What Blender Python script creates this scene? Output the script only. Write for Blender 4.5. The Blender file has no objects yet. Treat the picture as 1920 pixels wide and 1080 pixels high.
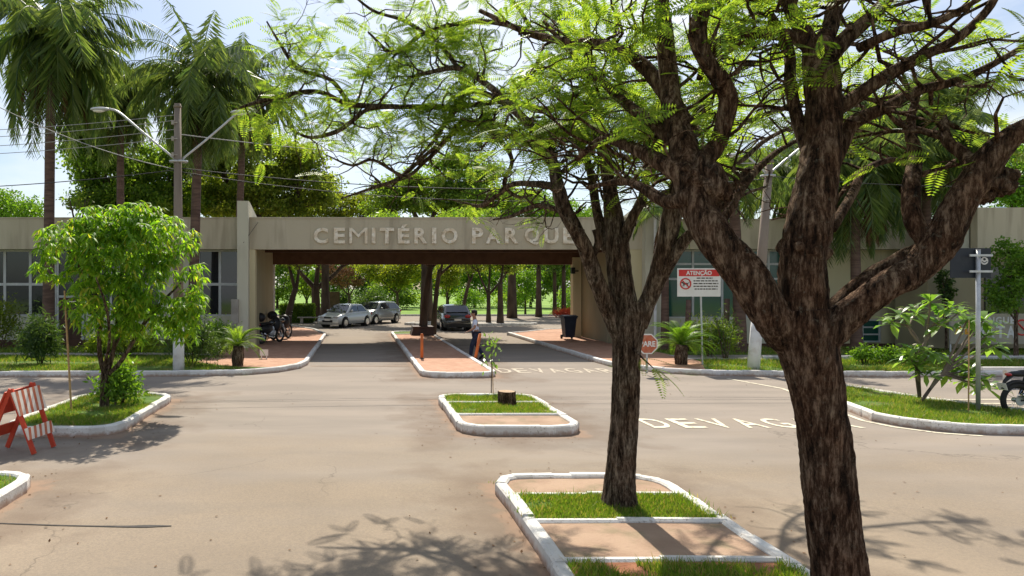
import bpy, bmesh, math, random
import numpy as np
from mathutils import Vector, Matrix, noise, Euler
R = math.radians
PI = math.pi
random.seed(7)
rng = np.random.default_rng(11)
S = bpy.context.scene
COL = S.collection

# ------------------------------------------------------------------ camera
FPX = 1300.0; CX = 670.0; CY = 540.0; CH = 2.5
cam = bpy.data.cameras.new("camera"); camo = bpy.data.objects.new("camera", cam); COL.objects.link(camo)
camo.location = (0, 0, CH); camo.rotation_euler = (R(90), 0, 0)
cam.sensor_width = 36; cam.lens = FPX/1920*36; cam.shift_x = (960-CX)/1920; cam.shift_y = 0
cam.clip_start = 0.1; cam.clip_end = 3000
S.camera = camo
# ------------------------------------------------------------------ world, sun, exposure
SUN_EL, SUN_AZ = R(50), R(3)      # azimuth measured from +Y (ahead of the camera) towards +X
W = bpy.data.worlds.new("World"); S.world = W; W.use_nodes = True
nt = W.node_tree; nt.nodes.clear()
wo = nt.nodes.new('ShaderNodeOutputWorld'); bg = nt.nodes.new('ShaderNodeBackground')
sky = nt.nodes.new('ShaderNodeTexSky'); sky.sky_type = 'NISHITA'; sky.sun_disc = False
sky.sun_elevation = SUN_EL; sky.sun_rotation = SUN_AZ; sky.air_density = 1.0; sky.dust_density = 1.5; sky.ozone_density = 1.2
tc = nt.nodes.new('ShaderNodeTexCoord'); mp = nt.nodes.new('ShaderNodeMapping'); mp.inputs['Scale'].default_value = (1.6, 1.6, 5.0); mp.inputs['Location'].default_value = (0.35, 0.2, 0.1)
ns = nt.nodes.new('ShaderNodeTexNoise'); ns.inputs['Scale'].default_value = 1.5; ns.inputs['Detail'].default_value = 8; ns.inputs['Roughness'].default_value = .56
rp = nt.nodes.new('ShaderNodeValToRGB'); rp.color_ramp.elements[0].position = .42; rp.color_ramp.elements[1].position = .64
mx = nt.nodes.new('ShaderNodeMix'); mx.data_type = 'RGBA'
cl = nt.nodes.new('ShaderNodeRGB'); cl.outputs[0].default_value = (12.0, 12.4, 13.0, 1)
mul = nt.nodes.new('ShaderNodeMath'); mul.operation = 'MULTIPLY'; mul.inputs[1].default_value = .85
L = nt.links.new
L(tc.outputs['Generated'], mp.inputs[0]); L(mp.outputs[0], ns.inputs['Vector']); L(ns.outputs['Fac'], rp.inputs[0])
L(rp.outputs[0], mul.inputs[0]); L(mul.outputs[0], mx.inputs['Factor']); gm = nt.nodes.new('ShaderNodeMix'); gm.data_type = 'RGBA'; gm.blend_type = 'MULTIPLY'; gm.inputs['Factor'].default_value = 1; gm.inputs['B'].default_value = (1.45,1.5,1.55,1); L(sky.outputs[0], gm.inputs['A']); L(gm.outputs['Result'], mx.inputs['A']); L(cl.outputs[0], mx.inputs['B'])
L(mx.outputs['Result'], bg.inputs[0]); bg.inputs[1].default_value = .058; L(bg.outputs[0], wo.inputs[0])
sl = bpy.data.lights.new("sun", 'SUN'); sl.energy = 4.8; sl.angle = R(.6); sl.color = (1, .93, .80)
so = bpy.data.objects.new("sun", sl); COL.objects.link(so)
sd = Vector((math.sin(SUN_AZ)*math.cos(SUN_EL), math.cos(SUN_AZ)*math.cos(SUN_EL), math.sin(SUN_EL)))
so.rotation_euler = sd.to_track_quat('Z', 'Y').to_euler(); so.location = (0, 40, 60)
S.view_settings.view_transform = 'Standard'; S.view_settings.look = 'None'; S.view_settings.gamma = 1
S.view_settings.exposure = 0.6
S.render.engine = 'CYCLES'
S.cycles.max_bounces = 8; S.cycles.transparent_max_bounces = 8

# ------------------------------------------------------------------ helpers
def P(px, py, Y):            # a point seen in the photograph at distance Y -> world point
    return np.array(((px-CX)/FPX*Y, Y, CH-(py-CY)/FPX*Y))
def G(px, py, z=0.0):        # a point on a level surface of height z
    Y = FPX*(CH-z)/(py-CY)
    return ((px-CX)/FPX*Y, Y)

class MB:
    def __init__(s): s.V = []; s.F = []; s.M = []
    def add(s, V, F, m=0):
        o = len(s.V); s.V.extend([tuple(v) for v in V]); s.F.extend([tuple(i+o for i in f) for f in F]); s.M.extend([m]*len(F)); return s
    def box(s, x0, x1, y0, y1, z0, z1, m=0):
        V = [(x0,y0,z0),(x1,y0,z0),(x1,y1,z0),(x0,y1,z0),(x0,y0,z1),(x1,y0,z1),(x1,y1,z1),(x0,y1,z1)]
        return s.add(V, [(0,3,2,1),(4,5,6,7),(0,1,5,4),(1,2,6,5),(2,3,7,6),(3,0,4,7)], m)
    def obox(s, c, size, rot=(0,0,0), m=0):
        M = Euler(rot).to_matrix(); V = []
        for z in (-.5,.5):
            for (x,y) in ((-.5,-.5),(.5,-.5),(.5,.5),(-.5,.5)):
                V.append(tuple(M @ Vector((x*size[0], y*size[1], z*size[2])) + Vector(c)))
        return s.add(V, [(0,3,2,1),(4,5,6,7),(0,1,5,4),(1,2,6,5),(2,3,7,6),(3,0,4,7)], m)
    def beam(s, a, b, w, h, m=0):       # box bar from a to b
        a = Vector(a); b = Vector(b); d = (b-a); q = d.to_track_quat('X', 'Z').to_matrix(); ln = d.length; V = []
        for z in (-.5,.5):
            for (x,y) in ((-.5,-.5),(.5,-.5),(.5,.5),(-.5,.5)):
                V.append(tuple(q @ Vector((x*ln, y*w, z*h)) + (a+b)/2))
        return s.add(V, [(0,3,2,1),(4,5,6,7),(0,1,5,4),(1,2,6,5),(2,3,7,6),(3,0,4,7)], m)
    def prism(s, poly, z0, z1, m=0):
        n = len(poly); V = [(p[0],p[1],z0) for p in poly]+[(p[0],p[1],z1) for p in poly]
        F = [tuple(range(n-1,-1,-1)), tuple(range(n,2*n))]+[(i,(i+1)%n,(i+1)%n+n,i+n) for i in range(n)]
        return s.add(V, F, m)
    def extr(s, poly, x0, x1, axis='y', m=0):   # polygon in XZ extruded along y (or YZ along x)
        n = len(poly)
        if axis == 'y': V = [(p[0],x0,p[1]) for p in poly]+[(p[0],x1,p[1]) for p in poly]
        else: V = [(x0,p[0],p[1]) for p in poly]+[(x1,p[0],p[1]) for p in poly]
        F = [tuple(range(n)), tuple(range(2*n-1,n-1,-1))]+[((i+1)%n,i,i+n,(i+1)%n+n) for i in range(n)]
        return s.add(V, F, m)
    def tube(s, pts, rad, n=8, cap=True, amp=0, nk=1.0, seed=0, m=0):
        pts = [Vector(p) for p in pts]
        if not hasattr(rad, '__len__'): rad = [rad]*len(pts)
        V = []; F = []; up = None
        for i, p in enumerate(pts):
            t = (pts[min(i+1,len(pts)-1)]-pts[max(i-1,0)])
            t = t.normalized() if t.length > 1e-9 else Vector((0,0,1))
            if up is None:
                a = Vector((0,1,0)) if abs(t.y) < .9 else Vector((1,0,0)); up = (a - t*a.dot(t)).normalized()
            else:
                up = (up - t*up.dot(t)); up = up.normalized() if up.length > 1e-6 else t.orthogonal().normalized()
            sd_ = t.cross(up)
            for k in range(n):
                a = 2*PI*k/n; d = up*math.cos(a)+sd_*math.sin(a); r = rad[i]
                if amp:
                    q = p + d*r
                    v = noise.noise(Vector((q.x*nk*2+seed, q.y*nk*2, q.z*nk*.55)))*.55 + noise.noise(Vector((q.x*nk*6+seed, q.y*nk*6, q.z*nk*1.5)))*.3+ noise.noise(Vector((q.x*nk*14, q.y*nk*14+seed, q.z*nk*5)))*.30
                    r = r*(1+amp*v)
                V.append(tuple(p+d*r))
            if i:
                o = (i-1)*n
                for k in range(n): F.append((o+k, o+(k+1)%n, o+n+(k+1)%n, o+n+k))
        if cap:
            F.append(tuple(range(n-1,-1,-1))); F.append(tuple(range(len(V)-n, len(V))))
        return s.add(V, F, m)
    def lathe(s, prof, c=(0,0,0), n=16, m=0, axis='z'):
        V = []; F = []
        for (r, z) in prof:
            for k in range(n):
                a = 2*PI*k/n
                q = (r*math.cos(a), r*math.sin(a), z)
                if axis == 'y': q = (q[0], q[2], q[1])
                if axis == 'x': q = (q[2], q[0], q[1])
                V.append((c[0]+q[0], c[1]+q[1], c[2]+q[2]))
        for i in range(len(prof)-1):
            o = i*n
            for k in range(n): F.append((o+k, o+(k+1)%n, o+n+(k+1)%n, o+n+k))
        F.append(tuple(range(n-1,-1,-1))); F.append(tuple(range(len(V)-n, len(V))))
        return s.add(V, F, m)
    def ell(s, c, r, n=12, rings=8, m=0, jit=0):
        prof = []; V = []; F = []
        for i in range(rings+1):
            t = PI*i/rings
            for k in range(n):
                a = 2*PI*k/n; q = Vector((math.sin(t)*math.cos(a), math.sin(t)*math.sin(a), -math.cos(t)))
                j = 1 + (jit*noise.noise(q*2.3+Vector(c)) if jit else 0)
                V.append((c[0]+q.x*r[0]*j, c[1]+q.y*r[1]*j, c[2]+q.z*r[2]*j))
        for i in range(rings):
            o = i*n
            for k in range(n): F.append((o+k, o+(k+1)%n, o+n+(k+1)%n, o+n+k))
        return s.add(V, F, m)

def mesh_obj(name, V, F, mats, parent=None, smooth=False, local=False, mi=None, origin=None):
    V = np.asarray(V, dtype=np.float64).reshape(-1, 3)
    off = np.zeros(3)
    if not local:
        if parent is not None:
            r = parent
            while r.parent is not None: r = r.parent
            off = np.array(r.location)
        elif origin is not None: off = np.array(origin, dtype=float)
    me = bpy.data.meshes.new(name)
    Vl = V-off
    if isinstance(F, np.ndarray):
        k = F.shape[1]; nf = F.shape[0]
        me.vertices.add(len(Vl)); me.vertices.foreach_set('co', Vl.astype(np.float32).ravel())
        me.loops.add(nf*k); me.loops.foreach_set('vertex_index', F.astype(np.int32).ravel())
        me.polygons.add(nf); me.polygons.foreach_set('loop_start', np.arange(0, nf*k, k, dtype=np.int32))
        try: me.polygons.foreach_set('loop_total', np.full(nf, k, dtype=np.int32))
        except Exception: pass
        me.update(calc_edges=True)
    else:
        me.from_pydata([tuple(v) for v in Vl], [], F); me.update()
    for m_ in (mats if isinstance(mats, (list, tuple)) else [mats]): me.materials.append(m_)
    if mi is not None and any(mi): me.polygons.foreach_set('material_index', np.array(mi, dtype=np.int32))
    if smooth: me.polygons.foreach_set('use_smooth', np.ones(len(me.polygons), dtype=bool))
    o = bpy.data.objects.new(name, me); COL.objects.link(o)
    if parent is not None: o.parent = parent
    elif origin is not None: o.location = tuple(origin)
    return o
def put(name, mb, mats, parent=None, smooth=False, local=False, origin=None):
    return mesh_obj(name, mb.V, mb.F, mats, parent, smooth, local, mb.M, origin)
def tag(o, label=None, cat=None, group=None, kind=None):
    if label: o['label'] = label
    if cat: o['category'] = cat
    if group: o['group'] = group
    if kind: o['kind'] = kind
    return o
def thing(name, label, cat, loc=(0,0,0), rz=0, group=None):
    o = bpy.data.objects.new(name, None); COL.objects.link(o); o.location = tuple(loc); o.rotation_euler = (0,0,rz)
    o.empty_display_size = .2
    return tag(o, label, cat, group)
def kids(o): return [c for c in bpy.data.objects if c.parent == o]
def copy_tree(o, parent=None):
    c = o.copy(); COL.objects.link(c)
    if parent is not None: c.parent = parent
    for ch in kids(o): copy_tree(ch, c)
    return c

def catmull(pts, sub=5):
    pts = [np.array(p, dtype=float) for p in pts]
    if len(pts) < 3: sub_ = sub
    q = [2*pts[0]-pts[1]]+pts+[2*pts[-1]-pts[-2]]
    out = []
    for i in range(1, len(q)-2):
        p0,p1,p2,p3 = q[i-1:i+3]
        for j in range(sub):
            t = j/sub
            out.append(.5*((2*p1)+(-p0+p2)*t+(2*p0-5*p1+4*p2-p3)*t*t+(-p0+3*p1-3*p2+p3)*t**3))
    out.append(pts[-1]); return out

# ------------------------------------------------------------------ materials
def nodes(name):
    m = bpy.data.materials.new(name); m.use_nodes = True
    return m, m.node_tree, m.node_tree.nodes['Principled BSDF']
def noisy(name, c1, c2, scale=3, rough=.85, bump=0.0, bscale=None, detail=5, c3=None, s3=20, f3=.3, stretch=None, metal=0, spec=.3, lo=.35, hi=.65, bdist=.02):
    m, t, b = nodes(name); n = t.nodes; l = t.links.new
    tc = n.new('ShaderNodeNewGeometry'); src = tc.outputs['Position']
    if stretch:
        mp = n.new('ShaderNodeMapping'); mp.inputs['Scale'].default_value = stretch; l(src, mp.inputs[0]); src = mp.outputs[0]
    a = n.new('ShaderNodeTexNoise'); a.inputs['Scale'].default_value = scale; a.inputs['Detail'].default_value = detail; l(src, a.inputs['Vector'])
    r = n.new('ShaderNodeMapRange'); r.inputs[1].default_value = lo; r.inputs[2].default_value = hi; l(a.outputs['Fac'], r.inputs[0])
    x = n.new('ShaderNodeMix'); x.data_type = 'RGBA'; x.inputs['A'].default_value = (*c1,1); x.inputs['B'].default_value = (*c2,1); l(r.outputs[0], x.inputs['Factor'])
    out = x.outputs['Result']
    if c3:
        a3 = n.new('ShaderNodeTexNoise'); a3.inputs['Scale'].default_value = s3; a3.inputs['Detail'].default_value = 6; l(src, a3.inputs['Vector'])
        r3 = n.new('ShaderNodeMapRange'); r3.inputs[1].default_value = .52; r3.inputs[2].default_value = .66; r3.inputs[4].default_value = f3; l(a3.outputs['Fac'], r3.inputs[0])
        x3 = n.new('ShaderNodeMix'); x3.data_type = 'RGBA'; x3.inputs['B'].default_value = (*c3,1); l(out, x3.inputs['A']); l(r3.outputs[0], x3.inputs['Factor']); out = x3.outputs['Result']
    l(out, b.inputs['Base Color']); b.inputs['Roughness'].default_value = rough; b.inputs['Metallic'].default_value = metal
    b.inputs['Specular IOR Level'].default_value = spec
    if bump:
        a2 = n.new('ShaderNodeTexNoise'); a2.inputs['Scale'].default_value = bscale or scale*6; a2.inputs['Detail'].default_value = 8; l(src, a2.inputs['Vector'])
        bp = n.new('ShaderNodeBump'); bp.inputs['Strength'].default_value = bump; bp.inputs['Distance'].default_value = bdist; l(a2.outputs['Fac'], bp.inputs['Height']); l(bp.outputs[0], b.inputs['Normal'])
    return m
def leafmat(name, c1, c2, trans=.45, tcol=None, rough=.45, gloss=.25, dry=None):
    m, t, b = nodes(name); n = t.nodes; l = t.links.new
    g = n.new('ShaderNodeNewGeometry')
    x = n.new('ShaderNodeMix'); x.data_type = 'RGBA'; x.inputs['A'].default_value = (*c1,1); x.inputs['B'].default_value = (*c2,1)
    l(g.outputs['Random Per Island'], x.inputs['Factor'])
    if dry:
        mu = n.new('ShaderNodeMath'); mu.operation = 'MULTIPLY'; mu.inputs[1].default_value = 7.31; l(g.outputs['Random Per Island'], mu.inputs[0])
        fr_ = n.new('ShaderNodeMath'); fr_.operation = 'FRACT'; l(mu.outputs[0], fr_.inputs[0])
        gt = n.new('ShaderNodeMath'); gt.operation = 'GREATER_THAN'; gt.inputs[1].default_value = 1-dry[1]; l(fr_.outputs[0], gt.inputs[0])
        x2 = n.new('ShaderNodeMix'); x2.data_type = 'RGBA'; x2.inputs['B'].default_value = (*dry[0],1); l(x.outputs['Result'], x2.inputs['A']); l(gt.outputs[0], x2.inputs['Factor']); x = x2
    l(x.outputs['Result'], b.inputs['Base Color']); b.inputs['Roughness'].default_value = rough; b.inputs['Specular IOR Level'].default_value = gloss
    tr = n.new('ShaderNodeBsdfTranslucent')
    y = n.new('ShaderNodeMix'); y.data_type = 'RGBA'; y.blend_type = 'MULTIPLY'; y.inputs['Factor'].default_value = 1
    y.inputs['B'].default_value = (*(tcol or (1.9, 1.9, .7)),1); l(x.outputs['Result'], y.inputs['A']); l(y.outputs['Result'], tr.inputs['Color'])
    ms = n.new('ShaderNodeMixShader'); ms.inputs[0].default_value = trans; l(b.outputs[0], ms.inputs[1]); l(tr.outputs[0], ms.inputs[2])
    l(ms.outputs[0], n['Material Output'].inputs['Surface'])
    return m
def glossy(name, c, rough=.25, metal=0, coat=0, spec=.5):
    m, t, b = nodes(name); n = t.nodes; l = t.links.new
    g = n.new('ShaderNodeNewGeometry'); a = n.new('ShaderNodeTexNoise'); a.inputs['Scale'].default_value = 2.5; a.inputs['Detail'].default_value = 4; l(g.outputs['Position'], a.inputs['Vector'])
    x = n.new('ShaderNodeMix'); x.data_type = 'RGBA'; x.inputs['A'].default_value = (*c,1); x.inputs['B'].default_value = (*[v*.85+.015 for v in c],1); l(a.outputs['Fac'], x.inputs['Factor']); l(x.outputs['Result'], b.inputs['Base Color'])
    b.inputs['Roughness'].default_value = rough; b.inputs['Metallic'].default_value = metal; b.inputs['Coat Weight'].default_value = coat; b.inputs['Specular IOR Level'].default_value = spec
    return m

def bark(name, c1, c2, c3, sc=1.0):
    m, t, b = nodes(name); n = t.nodes; l = t.links.new
    g = n.new('ShaderNodeNewGeometry')
    mp = n.new('ShaderNodeMapping'); mp.inputs['Scale'].default_value = (1,1,.20); l(g.outputs['Position'], mp.inputs[0])
    def nz(scale, src, det=8, ro=.6):
        a = n.new('ShaderNodeTexNoise'); a.inputs['Scale'].default_value = scale; a.inputs['Detail'].default_value = det; a.inputs['Roughness'].default_value = ro; l(src, a.inputs['Vector']); return a.outputs['Fac']
    fine = nz(55*sc, mp.outputs[0], 9, .78); mid_ = nz(17*sc, mp.outputs[0], 8, .7); big = nz(4*sc, g.outputs['Position'], 6, .6)
    h = n.new('ShaderNodeMath'); h.operation = 'ADD'; l(fine, h.inputs[0]); l(mid_, h.inputs[1])
    h2 = n.new('ShaderNodeMapRange'); h2.inputs[1].default_value = .75; h2.inputs[2].default_value = 1.25; l(h.outputs[0], h2.inputs[0])
    r = n.new('ShaderNodeValToRGB'); e = r.color_ramp.elements; e[0].position = .18; e[0].color = (*c1,1); e[1].position = .86; e[1].color = (*c3,1)
    k = r.color_ramp.elements.new(.52); k.color = (*c2,1); l(h2.outputs[0], r.inputs[0])
    lr = n.new('ShaderNodeMapRange'); lr.inputs[1].default_value = .40; lr.inputs[2].default_value = .60; lr.inputs[4].default_value = .6; l(big, lr.inputs[0])
    y = n.new('ShaderNodeMix'); y.data_type = 'RGBA'; y.blend_type = 'MULTIPLY'; y.inputs['B'].default_value = (.72,.52,.42,1); l(r.outputs[0], y.inputs['A']); l(lr.outputs[0], y.inputs['Factor'])
    q = nz(20*sc, g.outputs['Position'], 9, .75); qr = n.new('ShaderNodeMapRange'); qr.inputs[1].default_value = .585; qr.inputs[2].default_value = .66; qr.inputs[4].default_value = .55; l(q, qr.inputs[0])
    x = n.new('ShaderNodeMix'); x.data_type = 'RGBA'; x.inputs['B'].default_value = (.30,.27,.20,1); l(y.outputs['Result'], x.inputs['A']); l(qr.outputs[0], x.inputs['Factor'])
    l(x.outputs['Result'], b.inputs['Base Color']); b.inputs['Roughness'].default_value = .95; b.inputs['Specular IOR Level'].default_value = .1
    bp = n.new('ShaderNodeBump'); bp.inputs['Strength'].default_value = 1; bp.inputs['Distance'].default_value = .05/sc; l(h2.outputs[0], bp.inputs['Height']); l(bp.outputs[0], b.inputs['Normal'])
    return m

def kerbmat():
    m, t, b = nodes('kerb_white_paint'); n = t.nodes; l = t.links.new
    g = n.new('ShaderNodeNewGeometry'); sp = n.new('ShaderNodeSeparateXYZ'); l(g.outputs['Position'], sp.inputs[0])
    def nz(s, d=6, r=.6):
        a = n.new('ShaderNodeTexNoise'); a.inputs['Scale'].default_value = s; a.inputs['Detail'].default_value = d; a.inputs['Roughness'].default_value = r; l(g.outputs['Position'], a.inputs['Vector']); return a.outputs['Fac']
    def mr(x, *v):
        r = n.new('ShaderNodeMapRange'); [setattr(r.inputs[i+1], 'default_value', q) for i, q in enumerate(v)]; l(x, r.inputs[0]); return r.outputs[0]
    def mix(f, A, B):
        x = n.new('ShaderNodeMix'); x.data_type = 'RGBA'; l(f, x.inputs['Factor'])
        for k, v in (('A',A),('B',B)):
            if isinstance(v, tuple): x.inputs[k].default_value = (*v,1)
            else: l(v, x.inputs[k])
        return x.outputs['Result']
    def mt(op, a, c):
        x = n.new('ShaderNodeMath'); x.operation = op
        for i, v in enumerate((a, c)):
            if isinstance(v, (int,float)): x.inputs[i].default_value = v
            else: l(v, x.inputs[i])
        return x.outputs[0]
    col = mix(g.outputs['Random Per Island'], (.62,.60,.57), (.80,.78,.75))
    col = mix(mr(nz(2.2),.42,.62,0,.45), col, (.55,.50,.45))
    # flaked paint showing grey cement, more on some blocks
    flake = mt('MULTIPLY', mr(nz(22,8,.7),.56,.60,0,.75), mr(nz(1.1,3),.45,.6,.15,1))
    col = mix(flake, col, (.33,.28,.23))
    # red dirt splashed on the lowest centimetres
    low = mt('MULTIPLY', mr(mt('ADD', sp.outputs[2], mr(nz(9,5),.3,.7,-.035,.035)), .0, .075, .85, 0), 1.0)
    col = mix(low, col, (.36,.22,.145))
    l(col, b.inputs['Base Color']); b.inputs['Roughness'].default_value = .85; b.inputs['Specular IOR Level'].default_value = .25
    bp = n.new('ShaderNodeBump'); bp.inputs['Strength'].default_value = .7; bp.inputs['Distance'].default_value = .012; l(nz(26,8,.7), bp.inputs['Height']); l(bp.outputs[0], b.inputs['Normal'])
    return m
M = {}
M['bark'] = bark('bark_dark', (.02,.012,.008), (.15,.088,.055), (.50,.36,.25))
M['bark2'] = bark('bark_brown', (.024,.016,.011), (.15,.105,.074), (.46,.37,.28))
M['bark_palm'] = noisy('bark_palm', (.085,.05,.038), (.16,.10,.075), 2, .9, .6, 14, stretch=(1,1,6))
M['bark_far'] = noisy('bark_far', (.045,.03,.022), (.10,.07,.05), 3, .95, .5, 12, stretch=(1,1,.3))
M['feather'] = leafmat('leaf_feather', (.08,.16,.03), (.25,.33,.055), .60, (1.9,1.85,.65))
M['mango'] = leafmat('leaf_mango', (.07,.17,.02), (.24,.38,.035), .55, (2.0,2.0,.6), .5, .35, dry=((.34,.34,.06),.10))
M['palm'] = leafmat('leaf_palm', (.065,.12,.04), (.19,.24,.08), .5, (1.7,1.7,.7), .35, .5)
M['deadfrond'] = leafmat('leaf_dead', (.10,.055,.03), (.22,.13,.07), .3, (1.2,1.0,.7), .8, .1)
M['mid'] = leafmat('leaf_mid', (.07,.14,.028), (.20,.28,.045), .6)
M['olive'] = leafmat('leaf_olive', (.08,.13,.028), (.24,.28,.05), .6)
M['yellowgreen'] = leafmat('leaf_yellowgreen', (.09,.14,.02), (.26,.28,.03), .45)
M['dark'] = leafmat('leaf_dark', (.03,.065,.022), (.09,.14,.04), .45)
M['bright'] = leafmat('leaf_bright', (.07,.16,.02), (.17,.28,.035), .45)
M['hedge'] = leafmat('leaf_hedge', (.10,.17,.015), (.25,.32,.03), .4)
M['frangi'] = leafmat('leaf_frangipani', (.08,.17,.035), (.24,.34,.08), .45, (1.7,1.9,.6), .35, .5)
M['grassb'] = leafmat('grass_blade', (.07,.15,.015), (.21,.28,.04), .4, dry=((.34,.27,.12),.16))
M['red'] = leafmat('petal_red', (.5,.06,.03), (.6,.13,.04), .3, (1.2,1,1))
M['white_petal'] = leafmat('petal_white', (.7,.65,.45), (.8,.75,.6), .3, (1,1,1))
M['kerb'] = kerbmat()
M['kerb_dirty'] = noisy('kerb_dirty_paint', (.50,.48,.45), (.68,.66,.63), 3, .85, .5, 30, c3=(.25,.2,.16), s3=6, f3=.8)
M['paver'] = noisy('paving_red_mortar', (.29,.185,.125), (.38,.26,.18), 2.2, .9, .5, 40, c3=(.17,.15,.08), s3=3, f3=.5)
M['paver_bright'] = noisy('paving_red_brick', (.38,.205,.13), (.46,.27,.18), 3, .9, .4, 40, c3=(.30,.15,.10), s3=10, f3=.4)
M['soil'] = noisy('soil_red', (.22,.09,.045), (.34,.15,.08), 5, .95, .8, 30)
M['grass'] = noisy('grass_ground', (.06,.12,.015), (.12,.20,.03), 2.5, .95, .8, 60, c3=(.25,.15,.07), s3=3.5, f3=.65)
M['lawn_far'] = noisy('lawn_far', (.10,.20,.02), (.20,.33,.04), .25, .95, .3, 5, c3=(.2,.2,.06), s3=.8, f3=.4)
M['paint'] = noisy('road_paint_worn', (.62,.56,.42), (.74,.68,.52), 6, .7, .2, 40, c3=(.26,.20,.15), s3=9, f3=.75)
M['wall'] = noisy('wall_render', (.45,.39,.28), (.50,.44,.325), .7, .9, .25, 30, c3=(.33,.28,.20), s3=2.4, f3=.75, stretch=(1,1,.12))
M['wall_light'] = noisy('wall_light', (.50,.47,.36), (.56,.53,.42), .8, .9, .2, 30, c3=(.36,.33,.25), s3=1.5, f3=.4, stretch=(1,1,.35))
M['wall_yellow'] = noisy('wall_yellow', (.52,.45,.27), (.58,.51,.33), .8, .9, .2, 30, c3=(.40,.35,.2), s3=1.5, f3=.4, stretch=(1,1,.3))
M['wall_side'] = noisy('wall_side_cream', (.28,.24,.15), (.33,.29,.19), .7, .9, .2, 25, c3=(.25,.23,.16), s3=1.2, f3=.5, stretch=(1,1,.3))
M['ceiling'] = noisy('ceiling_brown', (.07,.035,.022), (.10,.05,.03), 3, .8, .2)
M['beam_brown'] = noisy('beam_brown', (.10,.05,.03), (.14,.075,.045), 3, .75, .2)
M['paint_faint'] = noisy('road_paint_faint', (.42,.36,.28), (.52,.45,.36), 6, .8, .2, 40, c3=(.28,.22,.17), s3=6, f3=.95)
M['letter'] = noisy('letter_peeling', (.82,.76,.64), (.66,.54,.38), 5, .7, .3, 15, c3=(.42,.33,.22), s3=9, f3=.6)
M['frame'] = noisy('frame_white_alu', (.42,.42,.41), (.5,.5,.48), 4, .5)
M['glass'] = glossy('glass_dark', (.012,.014,.016), .06, 0, 0, .8)
M['glass_green'] = glossy('glass_green', (.01,.075,.055), .08, 0, 0, .7)
M['door_brown'] = noisy('door_brown', (.06,.03,.02), (.09,.045,.03), 3, .5)
M['concrete'] = noisy('concrete', (.30,.27,.23), (.38,.345,.30), 3, .9, .4, 30)
M['pole'] = noisy('pole_concrete', (.17,.13,.10), (.25,.20,.16), 2, .9, .3, 30, stretch=(1,1,.3))
M['polewhite'] = noisy('pole_whitewash', (.66,.66,.66), (.76,.76,.75), 3, .85, .3, 25, c3=(.45,.40,.35), s3=4, f3=.4)
M['galv'] = noisy('galvanised', (.45,.46,.47), (.55,.56,.57), 8, .45, 0, metal=.5)
M['black'] = noisy('black_plastic', (.012,.012,.014), (.025,.025,.027), 6, .5)
M['rubber'] = noisy('rubber', (.018,.018,.018), (.035,.033,.03), 10, .85)
M['bin'] = noisy('bin_plastic', (.01,.015,.03), (.015,.022,.04), 4, .5)
M['orange'] = noisy('post_orange', (.62,.17,.04), (.50,.13,.04), 5, .7, .2)
M['signred'] = noisy('sign_red', (.60,.035,.03), (.55,.05,.04), 5, .5)
M['signfaded'] = noisy('sign_faded_red', (.45,.10,.045), (.52,.17,.09), 8, .65, .1, c3=(.5,.28,.18), s3=10, f3=.5)
M['signwhite'] = noisy('sign_white', (.70,.68,.63), (.76,.74,.70), 3, .5)
M['ink'] = noisy('sign_ink', (.05,.04,.035), (.10,.08,.06), 20, .6)
M['barr_red'] = noisy('barricade_red', (.55,.07,.03), (.48,.05,.025), 5, .6, .15)
M['barr_white'] = noisy('barricade_pale', (.70,.60,.52), (.76,.68,.60), 6, .6)
M['stake'] = noisy('bamboo', (.35,.21,.09), (.48,.31,.15), 7, .7, .2)
M['wire'] = noisy('cable', (.03,.03,.03), (.06,.06,.06), 4, .7)
M['wire_pale'] = noisy('cable_pale', (.25,.25,.25), (.32,.32,.32), 4, .6)
M['chrome'] = glossy('chrome', (.6,.6,.62), .18, 1)
M['carwhite'] = glossy('paint_silver_white', (.60,.61,.60), .28, .25, .6)
M['cargrey'] = glossy('paint_grey', (.17,.18,.17), .25, .5, .8)
M['carsilver'] = glossy('paint_silver', (.34,.35,.34), .25, .4, .8)
M['cardark'] = glossy('paint_dark_grey', (.05,.055,.06), .22, .4, .8)
M['carglass'] = glossy('car_glass', (.02,.025,.03), .05, 0, 0, 1)
M['tail'] = glossy('tail_lamp', (.45,.02,.02), .2, 0, .3)
M['headl'] = glossy('head_lamp', (.6,.62,.65), .12, .3, .5)
M['banner'] = noisy('banner_cloth', (.34,.31,.24), (.42,.38,.30), 1.5, .8, .2)
M['banner_white'] = noisy('banner_lettering', (.62,.62,.60), (.68,.68,.66), 5, .8)
M['banner_orange'] = noisy('banner_orange', (.75,.35,.04), (.65,.3,.04), 5, .8)
M['blackboard'] = noisy('board_black', (.02,.025,.035), (.03,.035,.045), 5, .5)
M['shadow_paint'] = noisy('shadow_paint', (.03,.027,.025), (.06,.052,.046), 12, .8)  # dark tone of the lamp shadow painted on the road
M['woodcut'] = noisy('wood_cut', (.36,.24,.15), (.46,.33,.22), 12, .9, .4)
M['tank'] = noisy('tank_blue', (.12,.22,.33), (.15,.26,.38), 3, .5)
M['skin'] = noisy('skin', (.28,.15,.10), (.33,.18,.12), 12, .6)
M['shirt'] = noisy('shirt_pale_blue', (.50,.56,.68), (.58,.64,.76), 14, .9, .3, 60)
M['jeans'] = noisy('jeans_navy', (.012,.018,.04), (.025,.032,.06), 14, .9, .3, 60)
M['hair'] = noisy('hair_black', (.008,.007,.006), (.016,.013,.011), 30, .7)

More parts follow.
